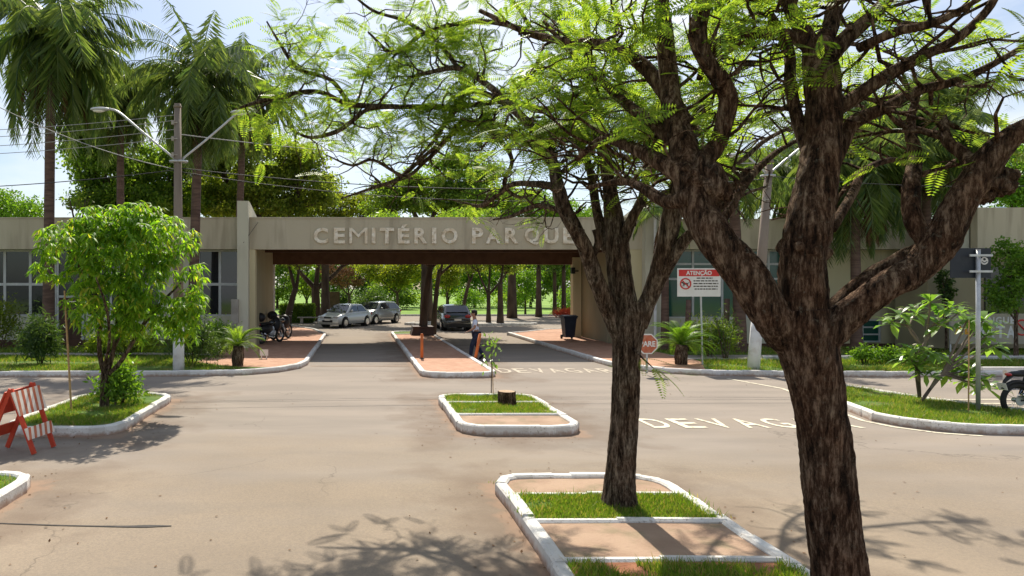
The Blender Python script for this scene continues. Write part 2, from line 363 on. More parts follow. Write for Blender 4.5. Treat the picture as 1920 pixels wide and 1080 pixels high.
# road: pale dusty asphalt with tyre-dark bands, red dirt that gathers against the islands
ISL = [(-5.1,13.65,1.05,1.95), (-5.1,6.6,1.05,2.3), (2.8,13.65,1.03,1.9), (2.75,5.2,1.03,3.6), (2.88,28.8,1.08,9.4)]
def asphalt():
    m, t, b = nodes('asphalt_dusty'); n = t.nodes; l = t.links.new
    g = n.new('ShaderNodeNewGeometry'); pos = g.outputs['Position']
    def nz(sc, det=5, stretch=None, ro=.55):
        src = pos
        if stretch:
            mp = n.new('ShaderNodeMapping'); mp.inputs['Scale'].default_value = stretch; l(pos, mp.inputs[0]); src = mp.outputs[0]
        a = n.new('ShaderNodeTexNoise'); a.inputs['Scale'].default_value = sc; a.inputs['Detail'].default_value = det; a.inputs['Roughness'].default_value = ro; l(src, a.inputs['Vector']); return a.outputs['Fac']
    def mr(x, a, b_, c, d):
        r = n.new('ShaderNodeMapRange'); [setattr(r.inputs[i+1], 'default_value', v) for i, v in enumerate((a,b_,c,d))]; l(x, r.inputs[0]); return r.outputs[0]
    def mix(f, A, B):
        x = n.new('ShaderNodeMix'); x.data_type = 'RGBA'
        l(f, x.inputs['Factor'])
        for k, v in (('A',A),('B',B)):
            if isinstance(v, tuple): x.inputs[k].default_value = (*v,1)
            else: l(v, x.inputs[k])
        return x.outputs['Result']
    def mt(op, a, b_=None):
        x = n.new('ShaderNodeMath'); x.operation = op
        for i, v in enumerate((a, b_)):
            if v is None: continue
            if isinstance(v, (int,float)): x.inputs[i].default_value = v
            else: l(v, x.inputs[i])
        return x.outputs[0]
    base = mix(mr(nz(.35,6),.35,.65,0,1), (.25,.20,.15), (.31,.248,.184))
    base = mix(mr(nz(.9,6,(.35,1.3,1)),.5,.68,0,.55), base, (.225,.188,.150))
    base = mix(mr(nz(45,6,None,.75),.40,.62,0,.55), base, (.17,.143,.118))
    base = mix(mr(nz(.22,3,(1,.5,1)),.5,.6,0,.25), base, (.36,.28,.20))
    base = mix(mr(nz(160,2),.62,.72,0,.45), base, (.48,.43,.37))
    sp = n.new('ShaderNodeSeparateXYZ'); l(pos, sp.inputs[0])
    d = None
    for cx,cy,hx,hy in ISL:
        q = mt('MAXIMUM', mt('SUBTRACT', mt('ABSOLUTE', mt('SUBTRACT', sp.outputs[0], cx)), hx), mt('SUBTRACT', mt('ABSOLUTE', mt('SUBTRACT', sp.outputs[1], cy)), hy))
        d = q if d is None else mt('MINIMUM', d, q)
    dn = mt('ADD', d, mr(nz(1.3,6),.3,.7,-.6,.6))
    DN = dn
    dn2 = mt('ADD', d, mr(nz(4,5),.3,.7,-.12,.12))
    base = mix(mr(dn2, .02, .20, .55, 0), base, (.32,.21,.145))
    far = mt('MULTIPLY', mr(mt('ADD', sp.outputs[1], mr(nz(.5,5,(.4,1,1)),.3,.7,-2.5,2.5)), 8.0, 12.0, 0, .85), mr(sp.outputs[1], 22, 30, 1, .6))
    base = mix(far, base, mix(mr(nz(.8,6,(.4,1.4,1)),.38,.62,0,1), (.235,.205,.178), (.285,.245,.21)))
    # hairline cracks
    v = n.new('ShaderNodeTexVoronoi'); v.feature = 'DISTANCE_TO_EDGE'; v.inputs['Scale'].default_value = .55
    wn = n.new('ShaderNodeTexNoise'); wn.inputs['Scale'].default_value = 1.5; wn.inputs['Detail'].default_value = 6; l(pos, wn.inputs['Vector'])
    ad = n.new('ShaderNodeMix'); ad.data_type = 'VECTOR'; ad.inputs['Factor'].default_value = .5; l(pos, ad.inputs['A']); l(wn.outputs['Color'], ad.inputs['B']); l(ad.outputs['Result'], v.inputs['Vector'])
    cr = mt('MULTIPLY', mr(v.outputs['Distance'], 0, .005, .55, 0), mr(nz(.4,3),.5,.6,0,1))
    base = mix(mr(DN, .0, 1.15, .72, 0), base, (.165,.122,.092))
    base = mix(mr(dn2, .02, .20, .5, 0), base, (.32,.21,.145))
    base = mix(cr, base, (.10,.085,.07))
    l(base, b.inputs['Base Color']); b.inputs['Roughness'].default_value = .93; b.inputs['Specular IOR Level'].default_value = .12
    bp = n.new('ShaderNodeBump'); bp.inputs['Strength'].default_value = .35; bp.inputs['Distance'].default_value = .01; l(nz(90,6), bp.inputs['Height']); l(bp.outputs[0], b.inputs['Normal'])
    return m
M['asphalt'] = asphalt()

# ------------------------------------------------------------------ lettering
def text_mesh(txt, bold=0.0, extrude=.01):
    cu = bpy.data.curves.new('lettering', 'FONT'); cu.body = txt; cu.extrude = extrude; cu.offset = bold; cu.resolution_u = 3
    to = bpy.data.objects.new('lettering', cu); COL.objects.link(to)
    dg = bpy.context.evaluated_depsgraph_get(); me = bpy.data.meshes.new_from_object(to.evaluated_get(dg)); 
    bpy.data.objects.remove(to); bpy.data.curves.remove(cu)
    return me
def lettering(name, txt, x0, x1, z0, z1, y, mat, parent, bold=.0, depth=.01, local=False):
    """upright text that reads from -Y, fitted to the box x0..x1, z0..z1, its back on the plane y"""
    me = text_mesh(txt, bold, 1.0)
    V = np.array([v.co for v in me.vertices]); mn = V.min(0); mxx = V.max(0); sc = (mxx-mn); sc[sc==0] = 1
    U = (V-mn)/sc
    W_ = np.column_stack((x0+U[:,0]*(x1-x0), y-U[:,2]*depth, z0+U[:,1]*(z1-z0)))
    F = [tuple(p.vertices) for p in me.polygons]; bpy.data.meshes.remove(me)
    return mesh_obj(name, W_, F, mat, parent, local=local)

# ------------------------------------------------------------------ leaves
def unit(a): return a/np.maximum(np.linalg.norm(a, axis=-1, keepdims=True), 1e-9)
def rv(n): return unit(rng.normal(size=(n,3)))
def rhomb(c, d, nr, Ln, Wd, mid=.45):
    s_ = unit(np.cross(d, nr)); Ln = np.asarray(Ln).reshape(-1,1); Wd = np.asarray(Wd).reshape(-1,1)
    V = np.stack((c, c+d*Ln*mid+s_*Wd/2, c+d*Ln, c+d*Ln*mid-s_*Wd/2), 1).reshape(-1,3)
    return V, np.arange(len(V)).reshape(-1,4)
def merge(parts):
    Vs = []; Fs = []; o = 0
    for V, F in parts: Vs.append(V); Fs.append(F+o); o += len(V)
    return np.concatenate(Vs), np.concatenate(Fs)
def cloud(cents, n, rad, size, droop=.3, aspect=.5):
    """n leaves scattered around the cluster centres"""
    cents = np.asarray(cents); idx = rng.integers(0, len(cents), n)
    c = cents[idx] + rng.normal(size=(n,3))*np.asarray(rad)
    d = rv(n); d[:,2] -= droop; d = unit(d); ln = size*rng.uniform(.6,1.3,n)
    return rhomb(c, d, rv(n), ln, ln*aspect)
def frond_template(npair=13, L_=.42, pw=.026, pl=.10, droop=.35):
    pts = []; 
    V = []; F = []
    for i in range(npair):
        t = (i+1)/(npair+.5); x = L_*t; z = -droop*L_*t*t
        l = pl*(math.sin(PI*min(t*.85+.12,1))**.6)
        for s_ in (-1,1):
            o = len(V)
            dx, dy, dz = .30, s_*.95, -.15
            a = np.array((x,0,z)); d = np.array((dx,dy,dz)); w = np.array((pw,0,-.004))
            V += [a, a+d*l*.5+w*.5, a+d*l, a+d*l*.5-w*.5]; F.append((o,o+1,o+2,o+3))
    o = len(V); V += [(0,.004,0),(L_*.55,.003,-droop*L_*.3),(L_*.55,-.003,-droop*L_*.3),(0,-.004,0)]; F.append((o,o+1,o+2,o+3))
    return np.array([tuple(v) for v in V]), np.array(F)
FT = frond_template()
def instance(T, pos, dirs, scale, roll=None):
    V0, F0 = T; n = len(pos); d = unit(dirs)
    up = np.tile(np.array([0,0,1.]), (n,1)); y = unit(np.cross(up, d)); z = np.cross(d, y)
    if roll is not None:
        c, s_ = np.cos(roll)[:,None], np.sin(roll)[:,None]; y, z = y*c+z*s_, z*c-y*s_
    V = pos[:,None,:] + scale[:,None,None]*(V0[None,:,0:1]*d[:,None,:] + V0[None,:,1:2]*y[:,None,:] + V0[None,:,2:3]*z[:,None,:])
    F = F0[None]+ (np.arange(n)*len(V0))[:,None,None]
    return V.reshape(-1,3), F.reshape(-1,4)
# ================================================================== SETTING
def sheet(name, poly, z, mat, kind='structure'):
    o = mesh_obj(name, [(p[0],p[1],z) for p in poly], [tuple(range(len(poly)))], mat)
    return tag(o, kind=kind)
def arc(cx, cy, r, a0, a1, n=6): return [(cx+r*math.cos(R(a0+(a1-a0)*i/n)), cy+r*math.sin(R(a0+(a1-a0)*i/n))) for i in range(n+1)]
def rrect(x0, x1, y0, y1, rf, rb):
    return arc(x0+rf, y0+rf, rf, 180, 270)+arc(x1-rf, y0+rf, rf, 270, 360)+arc(x1-rb, y1-rb, rb, 0, 90)+arc(x0+rb, y1-rb, rb, 90, 180)
def inset(poly, d):
    n = len(poly); out = []
    for i in range(n):
        a, b, c = Vector(poly[i-1]), Vector(poly[i]), Vector(poly[(i+1)%n])
        e1 = (b-a).normalized(); e2 = (c-b).normalized(); n1 = Vector((-e1.y,e1.x)); n2 = Vector((-e2.y,e2.x))
        m = (n1+n2); m = m/max(m.length_squared/2, .3)
        out.append(tuple(b+m*d))
    return out
def kerb(mb, pts, closed=False, w=.14, h=.15, block=.8, jit=.012, seed=0, z0=-.03):
    """run of precast kerb blocks; pts is the outer edge, the blocks lie to its left"""
    rr = random.Random(seed); P_ = [Vector(p) for p in pts]
    if closed: P_.append(P_[0])
    seg = [0]
    for i in range(1, len(P_)): seg.append(seg[-1]+(P_[i]-P_[i-1]).length)
    tot = seg[-1]
    def at(s_):
        for i in range(1, len(P_)):
            if s_ <= seg[i] or i == len(P_)-1: 
                t = (s_-seg[i-1])/max(seg[i]-seg[i-1], 1e-6); return P_[i-1].lerp(P_[i], t)
    marks = [0.0]; s_ = 0
    while s_ < tot-1e-3:
        # short pieces round the bends, long ones on straights
        d0 = (at(min(s_+.15,tot))-at(max(s_-.05,0))).normalized(); d1 = (at(min(s_+.9,tot))-at(min(s_+.6,tot*.999))); d1 = d1.normalized() if d1.length > 1e-6 else d0
        stp = block if d0.dot(d1) > .995 else block*.38
        s_ = min(s_+stp*rr.uniform(.85,1.15), tot)
        if tot-s_ < .12: s_ = tot
        marks.append(s_)
    for i in range(len(marks)-1):
        a, b = at(marks[i]), at(marks[i+1]); d = (b-a); ln = d.length
        if ln < .03: continue
        d.normalize(); nrm = Vector((-d.y, d.x)); o1 = rr.uniform(-jit,jit); o2 = rr.uniform(-jit,jit); sc_ = .35 if ln < block*.6 else 1; o1 *= sc_; o2 *= sc_; hz = h+rr.uniform(-jit,jit)*.6*sc_; hz2 = hz+rr.uniform(-.006,.006)
        a2 = a-d*.012; b2 = b+d*.012; c = .022
        prof = [(0,z0),(0,1),(c,2),(w-c,2),(w,1),(w,z0)]
        V = []
        for (q, off, hh) in ((a2,o1,hz),(b2,o2,hz2)):
            for (u, k) in prof:
                z = z0 if k == z0 else (hh-c if k == 1 else hh)
                p = q+nrm*(u+off); V.append((p.x,p.y,z))
        F = [(0,1,2,3,4,5),(11,10,9,8,7,6)]+[(k,k+6,(k+1)%6+6,(k+1)%6) for k in range(6)]
        mb.add(V, F)
def blades(polyx, n, hgt, z, clump=None, wid=.006, avoid=None, low=-.12):
    """grass blades standing inside rectangle/polygon"""
    xs = [p[0] for p in polyx]; ys = [p[1] for p in polyx]
    pts = []
    def inside(x, y):
        c = np.zeros(len(x), bool); j = len(polyx)-1
        for i in range(len(polyx)):
            xi,yi = polyx[i]; xj,yj = polyx[j]
            cond = ((yi > y) != (yj > y)) & (x < (xj-xi)*(y-yi)/((yj-yi) or 1e-9)+xi); c ^= cond; j = i
        return c
    x = rng.uniform(min(xs), max(xs), n*3); y = rng.uniform(min(ys), max(ys), n*3)
    k = inside(x, y)
    if clump:
        v = np.array([noise.noise(Vector((a*clump, b*clump, 3.1))) for a, b in zip(x, y)]); k &= (v > low+rng.normal(size=len(x))*.12)
    if avoid is not None: k &= avoid(x, y)
    x = x[k][:n]; y = y[k][:n]; m = len(x)
    h = hgt*rng.uniform(.45,1.35,m); a = rng.uniform(0, 2*PI, m); le = rng.normal(size=(m,2))*.45
    base = np.column_stack((x, y, np.full(m, z))); sx = np.column_stack((np.cos(a), np.sin(a), np.zeros(m)))*wid
    tip = base + np.column_stack((le*h[:,None], h))
    V = np.stack((base-sx, base+sx, tip), 1).reshape(-1,3)
    return V, np.arange(len(V)).reshape(-1,3)

sheet('ground', [(-900,-60),(900,-60),(900,1500),(-900,1500)], -.02, M['lawn_far'])
road = [(-70,-12),(70,-12),(70,19.9),(9.6,19.9),(8.05,22),(8.05,36),(9.5,37.5),(13,40),(20,46),(60,52),(60,62),(-40,62),(-40,50),(-8,48),(-4.2,44),(-2.2,38.5),(-1.75,34),(-1.75,21.6),(-3.2,19.9),(-70,19.9)]
sheet('road_asphalt', road, -.012, M['asphalt'])
# --- islands in the forecourt
def island(name, outline, zone, seed, matk='kerb', dividers=(), jit=.012, block=.65):
    k = MB(); kerb(k, outline, True, seed=seed, jit=jit, block=block)
    for (x0,x1,y) in dividers:
        kerb(k, [(x0,y),(x1,y)], False, w=.09, h=.148, block=1.0, jit=jit*.5, seed=seed+5)
    o = put(name+'_kerb', k, M[matk]); tag(o, kind='structure')
    for (poly, mt, nm) in zone: sheet(nm, poly, .118 if mt in ('grass','soil') else .112, M[mt])
    return o
def rect(x0,x1,y0,y1): return [(x0,y0),(x1,y0),(x1,y1),(x0,y1)]
fr = rrect(1.68, 3.82, 1.6, 8.83, .7, .42)
fi = inset(fr, .10)
def clipy(poly, y0, y1):
    def clip(ps, f, inter):
        out = []
        for i in range(len(ps)):
            a, b = ps[i-1], ps[i]
            if f(b):
                if not f(a): out.append(inter(a,b))
                out.append(b)
            elif f(a): out.append(inter(a,b))
        return out
    L1 = clip(poly, lambda p: p[1] >= y0, lambda a,b: (a[0]+(b[0]-a[0])*(y0-a[1])/(b[1]-a[1]), y0))
    return clip(L1, lambda p: p[1] <= y1, lambda a,b: (a[0]+(b[0]-a[0])*(y1-a[1])/(b[1]-a[1]), y1))
near_beds = [(clipy(fi,7.98,9),'paver','paving'),(clipy(fi,7.1,7.98),'grass','grass_bed'),(clipy(fi,6.1,7.1),'paver','paving'),(clipy(fi,1,6.1),'soil','soil_bed')]
island('traffic_island', fr, near_beds, 3, 'kerb', [(1.75,3.75,7.94),(1.75,3.75,7.04),(1.75,3.75,6.02)], jit=.026, block=.6)
mi = rrect(1.76, 3.9, 11.78, 15.5, .5, .45); mii = inset(mi, .10)
mid_beds = [(clipy(mii,14.4,16),'grass','grass_bed'),(clipy(mii,13.0,14.4),'grass','grass_bed'),(clipy(mii,11,13.0),'paver','paving')]
island('traffic_island', mi, mid_beds, 9, 'kerb', [(1.85,3.8,14.36),(1.85,3.8,12.98)], jit=.015)
gi = rrect(1.8, 3.96, 19.35, 38.2, .55, .9); gii = inset(gi, .10)
island('traffic_island', gi, [(clipy(gii,19,35.6),'paver_bright','paving'),(clipy(gii,35.6,39),'grass','grass_bed')], 12, 'kerb', [(1.85,3.9,35.6)])
lm = rrect(-6.15, -4.08, 11.7, 15.6, .55, .5); lmi = inset(lm, .10)
island('traffic_island', lm, [(lmi,'grass','grass_bed')], 17, 'kerb', jit=.02)
ln_ = rrect(-6.15, -4.05, 4.3, 8.93, .55, .42); lni = inset(ln_, .10)
island('traffic_island', ln_, [(lni,'grass','grass_bed')], 23, 'kerb')
rt = [(9.72,13.1),(9.85,12.6),(10.2,12.15),(10.75,11.9),(11.4,11.82),(13.5,11.8),(17,11.85),(17,13.3),(13.4,13.4),(12.7,13.9),(12.35,15),(12.1,16.4),(11.75,17.2),(11.2,17.4),(10.75,17.0),(10.45,16),(10.1,14.5)]
rti = inset(rt, .10)
island('right_traffic_island', rt, [(rti,'grass','grass_bed')], 29, 'kerb', jit=.012)
# --- pavements and lawns before the building
kl = [(-1.62,36),(-1.62,22.6),(-1.8,21.6),(-2.3,20.7),(-3.2,20.0),(-4.6,19.75),(-8,19.55),(-30,19.4)]
k = MB(); kerb(k, list(reversed([(x,y) for x,y in kl])), False, seed=31, block=.95); tag(put('left_pavement_kerb', k, M['kerb']), kind='structure')
sheet('pavement', [(-1.72,36.5),(-5.2,36.5),(-5.2,22.3),(-3.6,21.0),(-2.4,20.95),(-1.9,21.8),(-1.72,22.6)], .112, M['paver_bright'])
sheet('lawn_strip', [(-30,19.5),(-8,19.65),(-4.6,19.85),(-3.2,20.1),(-2.45,20.9),(-3.6,21.0),(-5.2,22.3),(-5.2,27.6),(-30,27.6)], .106, M['grass'])
sheet('footpath', [(-30,24.6),(-5.0,24.6),(-5.0,25.5),(-30,25.5)], .116, M['concrete'])
kr = [(8.02,37),(8.02,22.8),(8.2,21.7),(8.9,20.5),(10,19.9),(12,19.6),(15,19.5),(19,19.7),(30,19.8)]
k = MB(); kerb(k, kr, False, seed=37, block=.95); tag(put('right_pavement_kerb', k, M['kerb']), kind='structure')
sheet('pavement', [(8.1,37),(8.1,22.8),(8.3,21.8),(9.0,20.7),(10.1,20.1),(11.2,22.6),(11.2,37)], .112, M['paver_bright'])
sheet('lawn_strip', [(10.0,20.05),(12,19.75),(15,19.65),(19,19.85),(30,19.95),(30,27.8),(11.2,27.8),(11.2,22.6)], .106, M['grass'])
sheet('footpath', [(11.0,23.2),(30,23.2),(30,24.7),(11.0,24.7)], .116, M['concrete'])
k = MB(); kerb(k, [(13.5,23.05),(30,23.05)], False, seed=41, h=.24, w=.1, block=1); tag(put('footpath_kerb', k, M['kerb_dirty']), kind='structure')
# --- beyond the gate
k = MB(); kerb(k, [(-20,49.5),(-8,48.3),(-4.6,45),(-2.5,40),(-1.75,36.4)], False, seed=43, block=1); kerb(k, [(8.02,36.6),(9.4,38),(11,40.0),(13,41),(20,46.5),(40,50)], False, seed=44, block=1)
kerb(k, [(40,62),(-40,62)][::-1], False, seed=45, block=1.6); tag(put('inner_road_kerb', k, M['kerb_dirty']), kind='structure')
sheet('pavement', [(-20,49.6),(-8,48.4),(-4.7,45.1),(-2.6,40.1),(-1.9,36.6),(-5.2,36.6),(-9,40),(-20,46)], .112, M['paver_bright'])
sheet('pavement', [(8.1,37.1),(9.4,38.2),(11,40.2),(13,41.2),(13,37.1)], .112, M['paver_bright'])
isl = [(3.2,47),(4.4,45.9),(8,45.6),(11.5,46.3),(12.4,47.6),(11,49),(6,49.4),(4,48.6)]
k = MB(); kerb(k, isl, True, seed=47); tag(put('inner_island_kerb', k, M['kerb_dirty']), kind='structure')
sheet('inner_island_soil', inset(isl,.1), .11, M['concrete'])
# --- painted markings
def road_word(x, y, word, x0, x1, y0, y1):
    me = text_mesh(word, .012, 0.0); V = np.array([v.co for v in me.vertices]); mn = V.min(0); mm = V.max(0); U = (V-mn)/np.maximum(mm-mn, 1e-6)
    F = [tuple(p.vertices) for p in me.polygons]; bpy.data.meshes.remove(me)
    return np.column_stack((x0+U[:,0]*(x1-x0), y0+U[:,1]*(y1-y0), np.full(len(V), -.004))), F
def word_on_road(label, spans, y0, y1, mt='paint'):
    t = thing('road_lettering', label, 'road marking', ((spans[0][1]+spans[-1][2])/2, y0, 0))
    for ch, a, b in spans:
        V, F = road_word(0,0,ch,a,b,y0,y1); mesh_obj('letter', V, F, M[mt], t)
xs = [1212,1270,1330,1388,1438,1500,1560]
s1 = FPX*CH and (FPX/13.0)
spans = [(c, 5.32+i*.565, 5.32+i*.565+.41) for i, c in enumerate('DEVAGAR')]
word_on_road('worn cream word DEVAGAR painted on the open road in front of the big tree trunks', spans, 12.42, 13.3)
spans = [(c, 4.25+i*.52, 4.25+i*.52+.40) for i, c in enumerate('DEVAGAR')]
word_on_road('worn cream word DEVAGAR painted at the mouth of the right gate lane', spans, 20.5, 21.6, 'paint_faint')
def strip(name, pts, w, label):
    V = []; F = []
    for i, p in enumerate(pts):
        a = Vector(pts[max(i-1,0)]); b = Vector(pts[min(i+1,len(pts)-1)]); d = (b-a).normalized(); nn = Vector((-d.y,d.x))*w/2
        V += [(p[0]+nn.x,p[1]+nn.y,-.0045),(p[0]-nn.x,p[1]-nn.y,-.0045)]
        if i: F.append((2*i-2,2*i-1,2*i+1,2*i))
    return V, F
V, F = strip('', [(10.25,19.2),(10.6,17.3),(10.3,16.0),(9.9,14.6),(9.55,13.1),(9.68,12.5),(10.05,12.0),(10.6,11.74)], .09, ''); tag(mesh_obj('road_edge_line', V, F, M['paint']), kind='structure')
V = []; F = []
for i in range(4):
    o = len(V); y = 13.9+i*.55+(.0 if i else 0); V += [(12.9,y,-.0045),(20,y,-.0045),(20,y+.10,-.0045),(12.9,y+.10,-.0045)]; F.append((o,o+1,o+2,o+3))
tag(mesh_obj('parking_bay_lines', V, F, M['paint']), kind='structure')
V, F = strip('', [(-1.5,22.25),(1.7,22.25)], .10, ''); tag(mesh_obj('gate_stop_line', V, F, M['paver']), kind='structure')
# cast shadow of an unseen street lamp, painted as a dark strip
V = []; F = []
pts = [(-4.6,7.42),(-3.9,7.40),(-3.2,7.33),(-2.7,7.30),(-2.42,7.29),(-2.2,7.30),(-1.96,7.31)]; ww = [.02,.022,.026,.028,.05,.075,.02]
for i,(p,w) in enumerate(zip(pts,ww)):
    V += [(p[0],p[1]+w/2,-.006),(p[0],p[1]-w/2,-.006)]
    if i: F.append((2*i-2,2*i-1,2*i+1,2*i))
tag(mesh_obj('painted_lamp_shadow', V, F, M['shadow_paint']), kind='structure')

# --- grass
gV = []
def trunkfree(x, y): return np.ones(len(x), bool)
beds = [(clipy(fi,7.12,7.95),11000,.045),(clipy(fi,4.6,6.0),8000,.06)]
parts = [blades(beds[0][0], 12000, .055, .115, clump=1.5, low=-.35), blades([(1.66,7.1),(3.84,7.1),(3.84,7.98),(1.66,7.98)], 700, .06, .14, clump=3), blades(beds[1][0], 9000, .07, .115, clump=2.4),
         blades(clipy(mii,14.42,15.4),5000,.065,.115,clump=1.6,low=-.3), blades(clipy(mii,13.08,14.3),7000,.065,.115,clump=1.6,low=-.3),
         blades(lmi,14000,.06,.115,clump=1.3), blades(lni,7000,.06,.115), blades(rti,26000,.075,.115,clump=.9),
         blades([(1.62,9.0),(3.9,9.0),(3.9,8.86),(1.62,8.86)],60,.05,-.01,clump=3), ]
V, F = merge(parts); tag(mesh_obj('island_grass', V, F, M['grassb']), 'short green grass growing in the kerbed road islands', 'grass', kind='stuff')
parts = [blades([(-18,19.7),(-4.6,19.95),(-3.4,20.4),(-5.2,22.3),(-5.2,24.5),(-18,24.5)],26000,.10,.10,clump=.7,wid=.012), blades([(-18,25.6),(-5.2,25.6),(-5.2,27.8),(-18,27.8)],9000,.12,.10,clump=.8,wid=.012),
         blades([(10.3,20.2),(15,19.8),(26,20.05),(26,22.9),(11.3,22.9)],26000,.10,.10,clump=.6,wid=.012), blades([(11.3,24.8),(26,24.8),(26,27.8),(11.3,27.8)],7000,.12,.10,clump=.8,wid=.012)]
V, F = merge(parts); tag(mesh_obj('lawn_grass', V, F, M['grassb']), 'green lawn grass between the white kerbs and the building walls', 'grass', kind='stuff')

# ================================================================== GATE
YF, YB = 28.0, 34.4
g = thing('entrance_gate', 'long beige concrete entrance gate with raised letters CEMITÉRIO PARQUE over two lanes', 'gate', (3.4, YF, 0))
m = MB(); m.box(-4.35, 11.5, YF, YF+.3, 4.06, 5.30); m.box(-4.36, 11.5, YF-.03, YF+.34, 5.30, 5.36); put('front_beam', m, M['wall'], g)
for x0, x1, nm in ((-4.80,-4.36,'l'),(11.50,12.20,'r')):
    m = MB(); xe = -4.13 if nm == 'l' else 12.2
    m.extr([(YF-.32,0),(YF-.32,5.98),(YF+.12,5.98),(YF+3.2,5.36),(YF+3.2,0)], x0, x0+(.44 if nm=='l' else .70), axis='x')
    put('pillar', m, M['wall_light'], g)
m = MB(); m.box(-4.357, -4.13, YF+.02, YF+.45, 0, 4.058); put('pier', m, M['wall_yellow'], g)
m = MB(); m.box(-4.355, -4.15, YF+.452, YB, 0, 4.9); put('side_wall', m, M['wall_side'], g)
m = MB(); m.box(10.88, 11.497, YF+.02, YF+.40, 0, 4.058); put('pier', m, M['wall_yellow'], g)
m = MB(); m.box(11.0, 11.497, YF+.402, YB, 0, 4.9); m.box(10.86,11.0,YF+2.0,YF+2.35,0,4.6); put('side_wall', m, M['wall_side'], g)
m = MB(); m.box(10.55, 10.95, YB-.5, YB-.08, 0, 4.0); put('pier', m, M['wall_yellow'], g)
m = MB(); m.box(-4.4, 11.5, YF+.302, YB+.05, 4.92, 5.22); put('roof_slab', m, M['concrete'], g)
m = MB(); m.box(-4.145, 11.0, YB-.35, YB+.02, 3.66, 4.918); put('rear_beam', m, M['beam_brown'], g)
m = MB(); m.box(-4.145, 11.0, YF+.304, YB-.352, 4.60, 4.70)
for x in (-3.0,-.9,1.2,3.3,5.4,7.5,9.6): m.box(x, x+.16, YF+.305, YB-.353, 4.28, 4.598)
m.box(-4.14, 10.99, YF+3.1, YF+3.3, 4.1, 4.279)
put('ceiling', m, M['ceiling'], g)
m = MB(); m.box(-4.14,-4.06,YB-.30,YB-.2,0,3.65); put('downpipe', m, M['polewhite'], g)
m = MB(); m.box(10.45,10.62,YB-.62,YB-.40,3.2,3.5); m.box(10.6,10.8,YB-.55,YB-.5,3.3,3.36); put('floodlight', m, M['black'], g)
m = MB(); m.tube([(11.85,YF-.42,0.1),(11.85,YF-.42,5.7)], .06, 8); put('downpipe', m, M['polewhite'], g)
letters = [('C',588,615),('E',626,647),('M',655,689),('I',697,704),('T',712,739),('É',746,768),('R',777,801),('I',810,818),('O',828,858),('P',885,906),('A',911,939),('R',947,972),('Q',984,1011),('U',1020,1047),('E',1056,1077)]
s = FPX/(YF-.05)
for ch, a, b in letters:
    zt = CH+(CY-427)/s; zb = CH+(CY-456.5)/s
    if ch == 'É': zt += .145
    if ch == 'Q': zb -= .06
    lettering('letter', ch, (a-CX)/s, (b-CX)/s, zb, zt, YF, M['letter'], g, bold=(0 if ch in 'M' else .03), depth=.07)
m = MB(); m.beam((-4.55,YF-.33,4.3),(-4.0,YF-.05,5.15),.015,.015); put('conduit', m, M['wire'], g)
for (x0,z) in ((-2.2,4.2),(1.7,4.2),(5.6,4.2),(7.6,4.2)):
    m = MB(); m.beam((x0,YF+.6,4.24),(x0+.5,YF+1.7,4.24),.13,.07); put('tube_light', m, M['wall_light'], g)
# ================================================================== WINGS
def window(parent, x0, x1, z0, z1, y, nx=1, nz=1, fr='frame', gl='glass', w=.05, xs=None, zs=None):
    f = MB(); xs = xs or [x0+(x1-x0)*i/nx for i in range(nx+1)]; zs = zs or [z0+(z1-z0)*i/nz for i in range(nz+1)]
    for x in xs: f.box(x-w/2, x+w/2, y-.03, y+.04, z0, z1)
    for z in zs: f.box(x0-w/2, x1+w/2, y-.026, y+.036, z-w/2, z+w/2)
    o = put('window', f, M[fr], parent)
    p = MB(); p.box(x0, x1, y+.008, y+.02, z0, z1); put('pane', p, M[gl], o); return o
def ZZ(py, Y): return CH+(CY-py)/FPX*Y
def XX(px, Y): return (px-CX)/FPX*Y
lw = thing('office_building', 'low beige office wing left of the gate with dark aluminium framed windows', 'building', (-11, 28.3, 0))
Yw = 28.75; Yfz = 28.15
m = MB(); m.box(-24, -4.805, Yfz, Yfz+.25, 4.08, 5.32); m.box(-24,-4.806,Yfz-.03,Yfz+.3,5.32,5.37); put('fascia', m, M['wall'], lw)
m = MB(); m.box(-24,-4.81,Yfz+.252,38,4.9,5.2); m.box(-24,-4.81,Yfz+.252,Yw+.1,4.09,4.2); put('roof', m, M['concrete'], lw)
m = MB(); zs_ = ZZ(592,Yw)
m.box(-24, XX(104,Yw), Yw, Yw+.2, .35, zs_); m.box(XX(160,Yw), -4.81, Yw, Yw+.2, .35, zs_)
m.box(XX(300,Yw), XX(368,Yw), Yw, Yw+.2, zs_, 4.08)
m.box(-24.0,-23.8,Yw+.2,38,0,4.9); m.box(-24,-4.81,37.8,38,0,4.9); put('wall', m, M['wall_light'], lw)
m = MB(); m.box(-24, -4.81, Yw-.03, Yw+.23, 0, .35); put('plinth', m, M['ceiling'], lw)
window(lw, -17.2, XX(102,Yw), zs_, 4.08, Yw+.06, xs=[XX(v,Yw) for v in (-110,-50,8,56,102)], zs=[zs_, ZZ(533,Yw), 4.06], w=.11)
window(lw, XX(162,Yw), XX(298,Yw), zs_, 4.08, Yw+.06, nx=3, zs=[zs_, ZZ(533,Yw), 4.06], w=.09)
window(lw, XX(370,Yw), -4.85, zs_, 4.08, Yw+.06, xs=[XX(372,Yw), XX(412,Yw), -4.87], zs=[zs_, ZZ(533,Yw), 4.06], w=.11)
d = MB(); d.box(XX(106,Yw), XX(110,Yw), Yw-.01, Yw+.1, .2, 4.07); d.box(XX(153,Yw), XX(158,Yw), Yw-.01, Yw+.1, .2, 4.07); d.box(XX(110,Yw), XX(153,Yw), Yw, Yw+.1, ZZ(558,Yw), ZZ(554,Yw)); dd = put('door_frame', d, M['frame'], lw)
